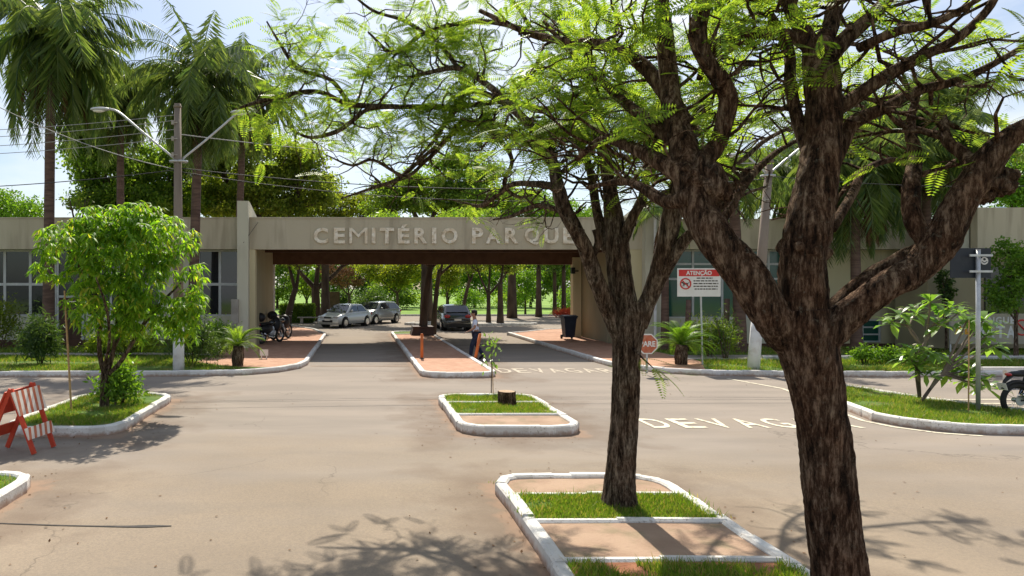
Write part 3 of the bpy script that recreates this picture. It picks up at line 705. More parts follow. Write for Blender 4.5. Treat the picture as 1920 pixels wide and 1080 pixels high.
d = MB(); d.box(XX(110.2,Yw), XX(152.8,Yw), Yw+.04, Yw+.09, .1, ZZ(558.5,Yw)); d.box(XX(131,Yw),XX(132,Yw),Yw+.02,Yw+.04,.2,ZZ(560,Yw)); put('door', d, M['door_brown'], lw)
d = MB(); d.box(XX(110.2,Yw), XX(152.8,Yw), Yw+.05, Yw+.09, ZZ(553.5,Yw), 4.06); put('fanlight', d, M['glass'], lw)
m = MB(); m.box(XX(434,27.6),XX(447,27.6),27.5,27.9,1.1,2.05); m.box(XX(436,27.6),XX(445,27.6),27.48,27.5,1.5,1.95); put('meter_box', m, M['concrete'], lw)

rw = thing('reception_building', 'beige reception wing right of the gate with green glazed windows', 'building', (17, 28.3, 0))
m = MB(); m.box(12.205, 30, Yfz, Yfz+.25, 4.08, 5.26); m.box(12.206,30,Yfz-.03,Yfz+.3,5.26,5.31); put('fascia', m, M['wall'], rw)
m = MB(); m.box(12.206,30,Yfz+.252,38,4.85,5.1); m.box(12.21,24.5,Yfz+.252,Yw+.1,4.09,4.2); put('roof', m, M['concrete'], rw)
m = MB(); zr = ZZ(596,Yw); xg0 = 12.25; xg1 = XX(1482,Yw)
m.box(12.21, xg1, Yw, Yw+.2, .2, zr); m.box(12.21,30,37.8,38,0,4.85); put('wall', m, M['wall_light'], rw)
m = MB(); m.box(xg1, 30, Yw, Yw+.2, .2, 4.085); put('plain_wall', m, M['wall_yellow'], rw)
for v in (1548, 1604, 1651, 1700, 1755):
    q = MB(); q.box(XX(v,Yw), XX(v+1.2,Yw), Yw-.012, Yw-.001, .3, 4.05); put('joint_strip', q, M['wall'], rw)
window(rw, xg0, xg1, zr, 4.08, Yw+.06, xs=[XX(v,Yw) for v in (1232,1247,1300,1355,1400,1442,1480)], zs=[zr, ZZ(523,Yw), ZZ(495,Yw), 4.06], gl='glass_green', w=.09)
window(rw, XX(1618,Yw-.1), XX(1650,Yw-.1), ZZ(640,Yw), ZZ(600,Yw), Yw-.06, nx=1, nz=3, gl='glass_green', w=.06)
m = MB(); m.box(12.206, 30, Yw-.03, Yw+.23, 0, .2); put('plinth', m, M['ceiling'], rw)
# projecting block at the far right
Yp = 26.0
pb = thing('projecting_block', 'grey flat roofed block projecting at the far right', 'building', (26, Yp, 0))
m = MB(); m.box(XX(1833,Yp), 34, Yp, Yp+.3, ZZ(476,Yp), ZZ(389,Yp)); put('fascia', m, M['wall'], pb)
m = MB(); m.box(XX(1833,Yp)-.9, XX(1833,Yp)-.002, Yp+.35, Yp+.6, ZZ(470,Yp), ZZ(414,Yp)); m.box(XX(1833,Yp)-.95, XX(1833,Yp)-.002, Yp+.3, Yp+.7, ZZ(414,Yp)+.001, ZZ(404,Yp)); put('side_fascia', m, M['wall_light'], pb)
m = MB(); m.box(XX(1833,Yp), 34, Yp+.302, 34, ZZ(400,Yp)-.3, ZZ(400,Yp)); put('roof', m, M['concrete'], pb)
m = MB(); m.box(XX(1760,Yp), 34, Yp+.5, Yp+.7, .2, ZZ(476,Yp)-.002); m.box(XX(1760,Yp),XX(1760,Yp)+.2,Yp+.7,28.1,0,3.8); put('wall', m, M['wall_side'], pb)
m = MB(); m.box(XX(1868,Yp), XX(1990,Yp), Yp+.44, Yp+.498, ZZ(590,Yp), ZZ(500,Yp)); put('window', m, M['glass'], pb)
m = MB()
# dengue banner on a low fence
bn = thing('banner', 'weathered banner about dengue with white and orange letters on the far right wall', 'banner', (XX(1860,25.2), 25.2, 0))
Yn = 25.2; m = MB(); m.box(XX(1782,Yn), XX(1990,Yn), Yn, Yn+.02, ZZ(645,Yn), ZZ(588,Yn)); put('cloth', m, M['banner'], bn)
def lt(ch, a, b, y0, y1, mt): lettering('letter', ch, XX(a,Yn), XX(b,Yn), ZZ(y1,Yn), ZZ(y0,Yn), Yn-.002, M[mt], bn, bold=.03, depth=.006)
for ch, a, b in (('A',1790,1806),('L',1809,1822)): lt(ch, a, b, 604, 627, 'banner_orange')
for i_, ch in enumerate('DENGUE'): lt(ch, 1826+i_*13.6, 1837+i_*13.6, 594, 607, 'banner_white')
for i_, ch in enumerate('MATA'): lt(ch, 1828+i_*19.6, 1845+i_*19.6, 611, 634, 'banner_white')
m = MB(); c = (XX(1916,Yn), Yn-.006, ZZ(614,Yn)); pts = [(c[0]+.27*math.cos(a*PI/12), c[1], c[2]+.27*math.sin(a*PI/12)) for a in range(25)]; m.tube(pts,.03,6); m.tube([(c[0]-.19,c[1]-.01,c[2]+.19),(c[0]+.19,c[1]-.01,c[2]-.19)],.025,6); put('prohibition_ring', m, M['signred'], bn)
for v in (1784,1988):
    m = MB(); m.tube([(XX(v,Yn),Yn+.05,0),(XX(v,Yn),Yn+.05,ZZ(585,Yn))],.03,8); put('post', m, M['galv'], bn)
# water tank behind the roof
m = MB(); m.lathe([(.6,0),(.75,1.0),(.72,1.05),(.2,1.3)], (XX(1893,33),33.5,5.1), 20); tag(put('water_tank', m, M['tank'], origin=(XX(1893,33),33.5,5.1)), 'pale blue round water tank on the roof at the far right', 'water tank')

# fallen leaves and grit along the kerbs
n = 900; ed_ = []
for _ in range(n):
    cx,cy,hx,hy = ISL[int(rng.integers(0,5))]; side = rng.integers(0,4); u = rng.uniform(-1,1); o_ = abs(rng.normal())*.45+.02
    if side == 0: ed_.append((cx-hx-o_, cy+u*hy))
    elif side == 1: ed_.append((cx+hx+o_, cy+u*hy))
    elif side == 2: ed_.append((cx+u*hx, cy-hy-o_))
    else: ed_.append((cx+u*hx, cy+hy+o_))
for _ in range(260): ed_.append((rng.uniform(-9,12), rng.uniform(5,19)))
c = np.column_stack((np.array(ed_), np.full(len(ed_), -.004))); d = rv(len(c)); d[:,2] = np.abs(d[:,2])*.15; d = unit(d); ln = rng.uniform(.015,.05,len(c))
nr = np.tile([0,0,1.],(len(c),1))+rng.normal(size=(len(c),3))*.15; V, F = rhomb(c, d, unit(nr), ln, ln*.55)
tag(mesh_obj('leaf_litter', V, F, M['deadfrond']), 'dry fallen leaves scattered on the road beside the kerbs', 'litter', kind='stuff')
# ================================================================== TREES
def limb(mb, ctrl, rad, n=10, amp=.12, nk=4, sub=6, seed=0):
    pts = catmull(ctrl, sub); rr = [np.interp(i/(len(pts)-1)*(len(rad)-1), range(len(rad)), rad) for i in range(len(pts))]
    mb.tube(pts, rr, n, True, amp, nk, seed); return pts, rr
def twigs(mb, start, d, ln, r, depth, tips, rr, up=.12, kink=.45, n=5, out=None, split=2):
    """crooked branch that forks; tips collects (point, direction)"""
    steps = max(3, int(ln/.13)) if depth > 0 else max(3, int(ln/.10)); steps = min(steps, 9)
    p = np.array(start, float); d = np.array(d, float); pts = [p.copy()]; rad = [r]; nodes_ = []
    for i in range(steps):
        d = d + np.array([rr.gauss(0,kink), rr.gauss(0,kink), rr.gauss(0,kink)*.8+up]); d /= np.linalg.norm(d)
        p = p + d*ln/steps; pts.append(p.copy()); rad.append(r*(1-.6*(i+1)/steps)); nodes_.append((p.copy(), d.copy(), rad[-1]))
    mb.tube(pts, rad, n, False)
    if depth > 0:
        for k in range(split+ (1 if rr.random() < .5 else 0)):
            q, dq, rq = nodes_[min(len(nodes_)-1, int(rr.uniform(.3,1)*len(nodes_)))]
            dd = dq + np.array([rr.gauss(0,.8), rr.gauss(0,.8), rr.gauss(0,.55)]); dd /= np.linalg.norm(dd)
            twigs(mb, q, dd, ln*rr.uniform(.5,.8), rq*.75, depth-1, tips, rr, up, kink, max(4,n-1), split=split)
    tips.append((p, d))
    if depth == 0 and rr.random() < .5: q, dq, _ = nodes_[len(nodes_)//2]; tips.append((q, dq))
def feather_crown(tips, per, rr, size=(.7,1.15), keep=None):
    pos = []; dr = []; sc = []
    for (p, d) in tips:
        if keep and not keep(p): continue
        k = max(1, int(rr.gauss(per, per*.4)))
        for i in range(k):
            v = np.array([rr.gauss(0,1), rr.gauss(0,1), rr.gauss(.15,.45)])+d*.5
            pos.append(p+np.array([rr.gauss(0,.04) for _ in range(3)])); dr.append(v); sc.append(rr.uniform(*size))
    return instance(FT, np.array(pos), np.array(dr), np.array(sc), rng.normal(size=len(pos))*.5)
def px(lst, Y0, dY=0.0):
    """list of (x,y[,Y]) photo points -> world"""
    n = len(lst); return [P(q[0], q[1], (q[2] if len(q) > 2 else Y0+dY*i/max(n-1,1))) for i, q in enumerate(lst)]

# ---- the near tree (three great limbs)
rr = random.Random(5)
t1 = thing('jacaranda_tree', 'nearest big tree with rough dark brown trunk dividing into three thick limbs', 'tree', (3.18, 4.6, .11))
LUMP=.25
mb = MB(); k1 = 4.6/FPX
tr = [(3.19,4.6,.05),(3.185,4.6,.3)]+[tuple(v) for v in px([(1574,1080),(1562,980),(1550,860),(1536,760),(1520,680),(1508,620),(1505,580)],4.6)]
limb(mb, tr, [v*.85 for v in (.245,.205,.196,.185,.178,.18,.195,.21,.19)], 52, .13, 5, 16, 1)
Lm = px([(1500,660,4.62),(1452,600,4.62),(1400,520,4.66),(1345,450,4.72),(1308,390,4.8),(1290,330,4.9),(1280,270,5.0),(1262,215,5.1),(1255,150,5.2),(1246,60,5.3),(1235,-60,5.4)],4.6)
limb(mb, Lm, [.85*v for v in [.13,.15,.15,.145,.13,.13,.11,.09,.08,.07,.05]], 26, .2, 5, 9, 2)
Mm = px([(1508,640,4.6),(1506,560,4.6),(1506,490,4.6),(1516,430,4.6),(1530,350,4.62),(1541,270,4.65),(1545,200,4.68),(1540,140,4.7),(1532,80,4.75)],4.6)
limb(mb, Mm, [.88*v for v in [.17,.165,.155,.155,.14,.125,.12,.125,.10]], 26, .22, 5, 9, 3)
Rm = px([(1525,660,4.58),(1580,600,4.5),(1650,545,4.42),(1715,505,4.38),(1765,450,4.34),(1798,385,4.3),(1842,318,4.26),(1890,262,4.2),(1950,225,4.15),(2040,150,4.1)],4.6)
limb(mb, Rm, [.78*v for v in [.13,.12,.115,.12,.13,.11,.11,.085,.07,.05]], 24, .22, 5, 9, 4)
limb(mb, px([(1540,610,4.72),(1600,548,4.7),(1670,500,4.62),(1730,470,4.5),(1762,440,4.4)],4.6), [.08,.066,.066,.066,.04], 18, .22, 6, 8, 5)
# lumps
for c, r_ in (((1305,330,4.85),.12),((1330,355,4.78),.13),((1505,470,4.6),.135)):
    mb.ell(tuple(P(*c)), (r_,r_,r_*1.1), 32, 22, jit=.45)
for c, r_ in (((1858,345,4.27),.075),((1880,350,4.26),.06),((1845,368,4.28),.05),((1890,330,4.25),.05)): mb.ell(tuple(P(*c)), (r_,r_,r_*.9), 30, 20, jit=.5)
L2 = []
def sl_(pts, rad, n=10): 
    q, r_ = limb(mb, px(pts, 4.9), rad, n, .18, 7, 6, rr.random()*50); L2.append((q, r_)); return q
sl_([(1740,455,4.38),(1712,410,4.42),(1708,350,4.5),(1716,290,4.6),(1706,235,4.7),(1722,170,4.8)], [.06,.055,.05,.04,.03,.018], 12)
sl_([(1830,320,4.27),(1808,290,4.4),(1775,262,4.5),(1768,215,4.6)], [.05,.04,.035,.02])
sl_([(1350,262,4.9),(1365,190,4.85),(1350,150,4.8),(1322,110,4.8),(1308,60,4.8),(1322,0,4.85),(1330,-60,4.9)], [.06,.062,.06,.055,.06,.05,.04], 14)
sl_([(1300,310,4.9),(1330,290,4.9),(1350,262,4.9)], [.07,.07,.06], 12)
sl_([(1290,240,5.0),(1255,183,5.2),(1211,128,5.4),(1165,96,5.6),(1115,82,5.8),(1050,76,6.1),(985,60,6.4),(900,20,6.8)], [.065,.06,.055,.05,.045,.035,.03,.02], 12)
sl_([(1280,280,5.0),(1211,222,5.3),(1167,189,5.6),(1122,144,5.9),(1080,108,6.2),(1020,40,6.5)], [.05,.045,.04,.035,.03,.015])
sl_([(1300,340,4.8),(1240,305,5.0),(1180,275,5.3),(1130,262,5.6),(1080,300,5.8)], [.08,.06,.045,.035,.02])
sl_([(1290,370,4.75),(1250,378,5.0),(1200,350,5.3),(1165,340,5.6),(1100,352,5.9)], [.06,.05,.035,.028,.015])
sl_([(1535,110,4.7),(1495,72,4.8),(1430,62,4.9),(1370,66,5.0),(1330,100,5.1),(1310,150,5.2)], [.05,.045,.042,.04,.03,.02])
sl_([(1530,90,4.75),(1500,50,4.8),(1478,5,4.9),(1460,-70,5.0)], [.055,.05,.045,.035])
sl_([(1540,90,4.75),(1562,30,4.8),(1575,-60,4.9)], [.065,.055,.045])
sl_([(1545,120,4.7),(1590,70,4.7),(1650,15,4.7),(1700,-50,4.7)], [.055,.05,.045,.03])
sl_([(1552,215,4.68),(1600,185,4.65),(1650,150,4.6),(1720,110,4.55),(1790,75,4.5),(1850,20,4.45),(1890,-50,4.4)], [.055,.05,.045,.04,.03,.025,.02])
sl_([(1550,330,4.64),(1578,270,4.7),(1600,230,4.7),(1665,200,4.7),(1720,170,4.7),(1800,150,4.7),(1880,110,4.7),(1960,60,4.7)], [.055,.05,.05,.04,.035,.03,.02,.012])
sl_([(1520,300,4.66),(1497,230,4.8),(1482,160,4.9),(1478,90,5.0),(1440,20,5.1)], [.045,.042,.04,.035,.025])
sl_([(1560,430,4.62),(1600,360,4.8),(1620,320,5.0),(1680,300,5.2),(1740,330,5.3),(1790,300,5.4)], [.03,.03,.025,.02,.016,.01])
sl_([(1350,420,4.8),(1400,340,5.0),(1450,290,5.2),(1500,260,5.4)], [.035,.03,.022,.015])
sl_([(1610,90,4.6),(1680,60,4.4),(1760,40,4.2),(1850,-10,4.0)], [.035,.03,.025,.012])
tips = []
for q, r_ in L2+[(catmull(Lm,6), [.05]*80), (catmull(Rm,6)[34:], [.05]*80)]:
    n_ = len(q)
    for j in range(max(3, int(n_/4))):
        i = int(rr.uniform(.30,1)*(n_-1)); d = unit(np.array([rr.gauss(0,1), rr.gauss(0,.9), rr.gauss(.25,.6)]))
        if q[i][2] < 3.2 : continue
        twigs(mb, q[i], d, rr.uniform(.35,.75), min(.016, r_[min(i,len(r_)-1)]*.5), 1, tips, rr, .06, .4)
put('trunk', mb, M['bark'], t1, smooth=True)
def keep1(p):
    Y = p[1]; x = CX+p[0]/Y*FPX; y = CY-(p[2]-CH)/Y*FPX
    if p[1] < 1.5 or y > 330: return False
    if x > 1380 and y > 150 and x < 1680: return rr.random() < .15
    if 1540 < x < 1780: return rr.random() < .30
    if x > 1250: return rr.random() < .65
    return True
V, F = feather_crown(tips, 3.1, rr, (.38,.75), keep1)
mesh_obj('crown', V, F, M['feather'], t1)
print('tree1 tips', len(tips), len(F))

# ---- the second tree
rr = random.Random(12)
t2 = thing('jacaranda_tree', 'second tree on the kerbed island with slimmer mottled trunk and wide feathery crown', 'tree', (2.87, 7.6, .11))
mb = MB(); L2 = []
limb(mb, [(2.87,7.6,.02),(2.875,7.6,.25)]+px([(1164,880),(1170,800),(1173,720),(1176,650),(1182,600),(1188,565)],7.6), [v*.93 for v in (.235,.185,.162,.155,.152,.16,.185,.16)], 40, .12, 4, 12, 21)
Y2 = 7.6
def s2(pts, rad, n=10, amp=.16): 
    q, r_ = limb(mb, px(pts, Y2), [v*(.80 if v > .03 else 1) for v in rad], n, amp, 5, 6, rr.random()*50); L2.append((q, r_)); return q
big = []
big.append(s2([(1168,640,7.6),(1148,595,7.6),(1118,525,7.55),(1095,461,7.5),(1062,400,7.5),(1047,355,7.55),(1036,305,7.7),(1012,255,7.9),(960,200,8.2),(915,160,8.6),(860,128,9.0),(795,138,9.4),(765,146,9.7)], [.12,.12,.105,.10,.10,.09,.08,.06,.055,.05,.045,.035,.02], 16, .2))
big.append(s2([(1180,610,7.6),(1166,540,7.6),(1158,470,7.62),(1150,410,7.66),(1142,345,7.7),(1130,280,7.8),(1118,220,7.9),(1105,140,8.0),(1100,50,8.2),(1090,-60,8.4)], [.16,.16,.15,.13,.09,.08,.07,.06,.05,.04], 18, .2))
big.append(s2([(1195,610,7.58),(1222,548,7.5),(1243,480,7.4),(1256,420,7.35),(1268,360,7.3),(1290,280,7.3),(1310,200,7.3),(1330,100,7.2),(1350,0,7.1)], [.13,.11,.11,.13,.11,.08,.06,.05,.04], 16, .22))
s2([(1200,590,7.55),(1240,520,7.45),(1275,460,7.3),(1310,425,7.2),(1350,380,7.0),(1400,320,6.8)], [.08,.085,.08,.06,.05,.03], 12)
s2([(1160,470,7.6),(1185,410,7.5),(1205,370,7.5),(1212,330,7.4),(1235,260,7.3),(1240,180,7.2)], [.09,.07,.06,.055,.045,.03], 12)
s2([(1140,470,7.65),(1120,400,7.8),(1112,350,8.0),(1100,300,8.2),(1070,230,8.5),(1040,160,8.8)], [.08,.065,.06,.05,.04,.03], 12)
s2([(1110,480,7.5),(1122,455,7.5),(1116,430,7.5)], [.05,.05,.045], 10)
# the long reach to the left: dark crooked boughs
s2([(1045,350,7.6),(1000,345,8.2),(955,348,8.8),(905,385,9.3),(870,380,9.7)], [.06,.05,.04,.03,.015])
s2([(1062,400,7.5),(1010,385,8.0),(960,405,8.5),(925,412,8.8)], [.035,.03,.022,.01])
s2([(1030,300,7.7),(985,262,8.4),(930,250,9.0),(873,225,9.6),(838,262,10.0),(800,300,10.2),(772,312,10.2),(735,350,10.2)], [.06,.055,.05,.05,.045,.04,.035,.015])
s2([(1012,255,7.9),(940,190,8.8),(880,172,9.6),(845,215,10.1),(815,262,10.4),(780,300,10.6)], [.05,.045,.045,.05,.04,.02])
s2([(985,262,8.4),(940,235,9.2),(885,232,9.8),(840,258,10),(799,290,10.1),(749,334,10.1),(700,352,10),(640,372,9.9)], [.045,.04,.038,.036,.034,.03,.025,.01])
s2([(1105,160,8.0),(1030,205,8.8),(950,190,9.3),(860,200,9.8),(800,200,9.8),(735,200,9.6),(655,195,9.3),(590,171,9.0),(500,187,8.8),(440,205,8.7)], [.06,.055,.05,.045,.045,.045,.045,.035,.03,.012])
s2([(735,200,9.6),(690,205,9.5),(663,225,9.4),(628,248,9.3),(578,257,9.2),(535,235,9.1)], [.035,.035,.03,.03,.022,.01])
s2([(655,195,9.3),(620,150,9.1),(560,130,8.9),(530,90,8.7),(500,40,8.6)], [.03,.028,.025,.02,.01])
s2([(1100,100,8.1),(1000,60,9),(900,40,9.4),(800,60,9.6),(740,100,9.4),(690,60,9.2)], [.05,.045,.04,.035,.03,.012])
s2([(1000,60,9),(960,0,9.5),(900,-50,10)], [.03,.025,.02])
s2([(860,128,9.0),(820,80,9.6),(760,40,9.6),(700,20,9.3),(650,-20,9)], [.035,.03,.025,.02,.012])
s2([(930,250,9.0),(960,300,9.2),(945,345,9.4),(975,370,9.4),(1010,360,9.4)], [.03,.028,.026,.024,.012])
s2([(800,300,10.3),(760,330,10.0),(700,300,9.8),(660,310,9.6),(610,290,9.4)], [.028,.025,.022,.018,.008])
s2([(1310,200,7.3),(1380,230,7.4),(1450,210,7.6),(1520,190,7.8),(1620,200,8.2)], [.04,.035,.03,.025,.015])
s2([(1290,280,7.3),(1370,310,7.6),(1440,260,7.9),(1500,240,8.2),(1560,280,8.6)], [.035,.03,.025,.02,.012])
s2([(1330,100,7.2),(1420,120,7.6),(1520,80,8.2),(1640,90,8.8),(1740,130,9.2)], [.035,.035,.03,.025,.012])
s2([(1235,260,7.3),(1180,190,7.6),(1150,110,8),(1160,20,8.4)], [.03,.028,.025,.02])
s2([(1130,280,7.8),(1160,292,9.2),(1200,292,10.4),(1240,262,11.2),(1300,245,11.6),(1380,255,11.7),(1430,262,11.6)], [.05,.045,.04,.035,.03,.02,.01])
s2([(1200,292,10.4),(1230,310,11.2),(1290,322,11.8),(1340,318,12)], [.03,.025,.02,.01])
s2([(1118,220,7.9),(1090,250,9.2),(1110,262,10.2),(1150,250,11.0),(1200,230,11.5)], [.04,.035,.03,.025,.012])
tips = []
for q, r_ in L2:
    n_ = len(q)
    for j in range(max(4, int(n_/2.5))):
        i = int(rr.uniform(.22,1)*(n_-1))
        y = CY-(q[i][2]-CH)/q[i][1]*FPX
        if y > 425: continue
        d = unit(np.array([rr.gauss(0,1), rr.gauss(0,1), rr.gauss(.15,.6)]))
        twigs(mb, q[i], d, rr.uniform(.35,.8), min(.020, r_[i]*.5), 2, tips, rr, .05, .5, split=1)
put('trunk', mb, M['bark2'], t2, smooth=True)
def keep2(p):
    Y = p[1]; x = CX+p[0]/Y*FPX; y = CY-(p[2]-CH)/Y*FPX
    if 1180 < x and y > 360: return False
    if y > 345: return rr.random() < .04
    if y > 270: return rr.random() < .18
    if x > 1540 and x < 1790: return rr.random() < .3
    if x > 1350: return rr.random() < .5
    if x < 900: return rr.random() < .75
    return True
V, F = feather_crown(tips, 4.2, rr, (.42,.9), keep2)
mesh_obj('crown', V, F, M['feather'], t2)
print('tree2 tips', len(tips), len(F))
# low hanging shoot on the second trunk
mb = MB(); tips = []
sp = px([(1185,650,7.5),(1205,672,7.3),(1225,690,7.2)],7.4); mb.tube(sp, [.014,.01,.005], 6)
put('shoot', mb, M['bark2'], t2, smooth=True)
pos = np.array([sp[1],sp[2],sp[2],sp[1],sp[2],sp[2]]); dr = np.array([(.3,-.2,.05),(.7,-.3,-.35),(.5,.2,-.6),(-.1,-.3,-.1),(.9,.1,-.1),(.2,-.6,-.2)])
V, F = instance(FT, pos, dr, np.array([.7,.9,.8,.6,.75,.6])); mesh_obj('shoot_leaves', V, F, M['feather'], t2)

# ---- mango tree on the left island
rr = random.Random(3)
mg = thing('mango_tree', 'young round mango tree with glossy drooping leaves on the left grass island', 'tree', (-5.07, 13.9, .11))
mb = MB(); bp = lambda x, y, Y: P(x, y, Y)
limb(mb, [(-5.07,13.9,.02)]+px([(196,740,13.9),(197,700,13.9)],13.9), [.10,.085,.085], 14, .12, 5, 6, 2)
ends = []
for pts, rd in (([(197,705,13.9),(188,670,13.8),(186,630,13.7),(190,580,13.6),(160,520,13.5),(130,470,13.4)], [.06,.05,.045,.04,.03,.015]),
                ([(198,705,13.9),(210,670,13.95),(218,620,14.0),(222,560,14.1),(230,480,14.2),(225,410,14.2)], [.055,.045,.04,.035,.03,.012]),
                ([(200,705,13.9),(225,680,13.9),(250,640,13.8),(275,600,13.7),(310,560,13.6),(340,530,13.6)], [.05,.045,.04,.04,.03,.012]),
                ([(200,690,13.9),(215,650,14.2),(240,600,14.5),(260,540,14.8),(290,470,15.0)], [.04,.035,.03,.025,.012]),
                ([(195,690,13.9),(205,640,13.4),(200,580,13.0),(180,520,12.7)], [.035,.03,.025,.012])):
    q, _ = limb(mb, px(pts, 13.9), rd, 8, .1, 6, 5, rr.random()*9); ends += q[len(q)//2:]
put('trunk', mb, M['bark2'], mg, smooth=True)
# whorls of long leaves on a lumpy shell
lobes = [((225,480,13.9),1.15,1.15,1.0),((150,455,13.8),.85,.9,.60),((105,490,13.8),.5,.7,.42),((300,450,13.9),.80,.9,.60),((330,530,13.8),.68,.8,.9),((345,600,13.7),.42,.5,.5),((205,420,14.0),.75,.8,.45),((265,405,13.9),.45,.6,.38),((210,560,13.8),.95,1.0,.75),((285,580,13.8),.75,.8,.7)]
cs = []
for c, a, b, h in lobes:
    c3 = P(*c); n = int(330*a*b**.5*h**.5*1.15)
    d = rv(n); r_ = rng.uniform(.55,1.02,n)[:,None]; cs.append(c3+d*r_*np.array([a*.95,b,h*.95]))
cs = np.concatenate(cs); vv = np.array([noise.noise(Vector(c*1.5)) for c in cs]); cs = cs[vv > -.19]
nl = 8; c = np.repeat(cs, nl, 0); n = len(c); a = rng.uniform(0,2*PI,n); d = unit(np.column_stack((np.cos(a), np.sin(a), rng.normal(-.45,.35,n))))
ln = rng.uniform(.13,.25,n); nr = unit(np.cross(d, np.array([0,0,1.]))+rng.normal(size=(n,3))*.35); nr = unit(np.cross(nr, d))
# two-piece drooping leaves
s_ = unit(np.cross(d, nr)); w = (ln*.24)[:,None]; L_ = ln[:,None]; dn = np.array([0,0,-1.])
m1 = c+d*L_*.45; tp = c+d*L_*.85+dn*L_*.35
V = np.stack((c, m1+s_*w/2-nr*w*.12, m1, m1-s_*w/2-nr*w*.12, tp),1).reshape(-1,3); b = np.arange(n)*5
F = np.concatenate((np.column_stack((b,b+1,b+2)), np.column_stack((b,b+2,b+3)), np.column_stack((b+1,b+4,b+2)), np.column_stack((b+2,b+4,b+3))))
mesh_obj('crown', V, F, M['mango'], mg); print('mango', len(F))

# ---- general broadleaf tree
def broad(name, label, cat, x, y, lobes, tr, leaf, n, size, bmat='bark_far', group=None, fork=None, lean=0, seed=1, flat=None, nk=60, aspect=.55, twig=True):
    """lobes: (dx,dy,z,rx,ry,rz)"""
    rr = random.Random(seed); t = thing(name, label, cat, (x,y,0), 0, group)
    mb = MB(); fz = fork or min(l[2]-l[5] for l in lobes)*.8+.3
    fk = np.array([x+lean, y, fz])
    limb(mb, [(x,y,-.05),(x+lean*.25,y,fz*.35),(x+lean*.6,y,fz*.7),tuple(fk)], [tr*1.35,tr*1.02,tr*.9,tr*.85], 12, .12, 2, 4, seed)
    cc = []; tot = sum(l[3]*l[4]*l[5] for l in lobes)
    for l in lobes:
        c = np.array([x+l[0], y+l[1], l[2]])
        mid = (fk+c)/2+np.array([l[0]*.12, 0, -.08*abs(l[0])])
        q, r_ = limb(mb, [tuple(fk-np.array([0,0,.3])), tuple(mid), tuple(c)], [tr*.6,tr*.4,tr*.15], 8, .12, 2, 5, seed+2)
        k = max(6, int(nk*(l[3]*l[4]*l[5]/tot)**.8))
        d = rv(k); e = c+d*rng.uniform(.45,1.0,k)[:,None]*np.array(l[3:6]); cc.append(e)
        if twig:
            for j in range(min(k, 12)):
                s0 = q[int(len(q)*.6)]; mb.tube([tuple(s0), tuple((s0+e[j])/2+np.array([0,0,.12*rr.uniform(-1,1)])), tuple(e[j])], [tr*.16,tr*.1,tr*.04], 5, False)
    put('trunk', mb, M[bmat], t, smooth=True)
    cc = np.concatenate(cc); rad = np.array([np.mean([l[3] for l in lobes])*.20]*2+[np.mean([l[5] for l in lobes])*.16])
    V, F = cloud(cc, n, rad, size, .25, aspect); mesh_obj('crown', V, F, M[leaf], t); return t
def lobes_px(lst, Y, x, y):   # (px,py,rx_px,ry_px[,dy])
    s = FPX/Y; out = []
    for l in lst:
        out.append(((l[0]-CX)/s-x, (l[4] if len(l) > 4 else 0), CH+(CY-l[1])/s, l[2]/s, l[2]/s*.9, l[3]/s))
    return out
def bpx(name, label, cat, basex, Y, lst, tr, leaf, n, size, **kw):
    x = (basex-CX)/FPX*Y; return broad(name, label, cat, x, Y, lobes_px(lst, Y, x, Y), tr, leaf, n, size, **kw)
bpx('shade_tree','pale green low tree showing over the roof at the far left edge','tree', 20, 46, [(20,395,60,38),(-50,400,60,45),(55,405,30,22)], .3, 'bright', 9000, .22, seed=2)
bpx('shade_tree','dense mid green tree behind the office wing left of the lamp pole','tree', 190, 41, [(200,250,60,40),(165,310,45,50),(230,320,65,60),(190,380,70,40),(270,380,50,40),(155,260,30,30)], .35, 'mid', 34000, .24, seed=3)
bpx('shade_tree','olive green tree behind the roof between the lamp pole and the gate','tree', 500, 44, [(420,330,80,60),(500,300,75,50),(560,350,70,50),(480,380,90,35),(580,310,40,35),(400,270,50,50)], .4, 'olive', 42000, .24, seed=4)
bpx('shade_tree','yellow green sunlit tree over the left end of the gate roof','tree', 610, 52, [(560,385,60,25),(640,388,60,25),(700,385,45,22),(610,360,30,18)], .3, 'yellowgreen', 12000, .22, seed=5)
bpx('shade_tree','light green bushy tree behind the office roof just left of the lamp pole','tree', 300, 43, [(290,350,60,45),(330,300,50,45),(270,395,60,25),(350,380,50,30)], .3, 'mid', 16000, .24, seed=51)
bpx('shade_tree','yellowish tree low over the roof right of the lamp pole','tree', 430, 50, [(400,380,60,30),(450,360,50,40),(380,340,40,40)], .3, 'yellowgreen', 13000, .24, seed=52)
bpx('dead_tree','thin bare grey tree over the office roof between palm and mango','tree', 148, 36, [(130,370,25,20),(160,375,25,20)], .12, 'olive', 60, .15, seed=55)
bpx('shade_tree','green airy tree above the middle of the gate roof','tree', 800, 50, [(760,350,60,45),(830,330,70,50),(900,350,60,45),(720,375,40,30),(960,375,50,30),(840,375,90,30)], .4, 'mid', 36000, .22, seed=6)
bpx('shade_tree','bright green tree above the word PARQUE','tree', 960, 58, [(930,390,50,25),(1000,385,60,28),(1060,395,50,20)], .35, 'bright', 12000, .22, seed=7)
bpx('shade_tree','light green tree showing past the raised limb at the far right edge','tree', 1905, 42, [(1900,350,50,55),(1950,320,60,70)], .3, 'bright', 12000, .20, seed=8)
bpx('shade_tree','dark green tree behind the reception roof between the two near trunks','tree', 1400, 42, [(1340,330,60,50),(1420,350,60,45),(1480,320,60,60)], .3, 'mid', 14000, .20, seed=9)
bpx('shade_tree','dense green tree behind the reception roof right of the middle limb','tree', 1680, 44, [(1600,330,60,60),(1680,300,80,80),(1760,340,70,60),(1560,380,60,30)], .35, 'dark', 20000, .22, seed=10)
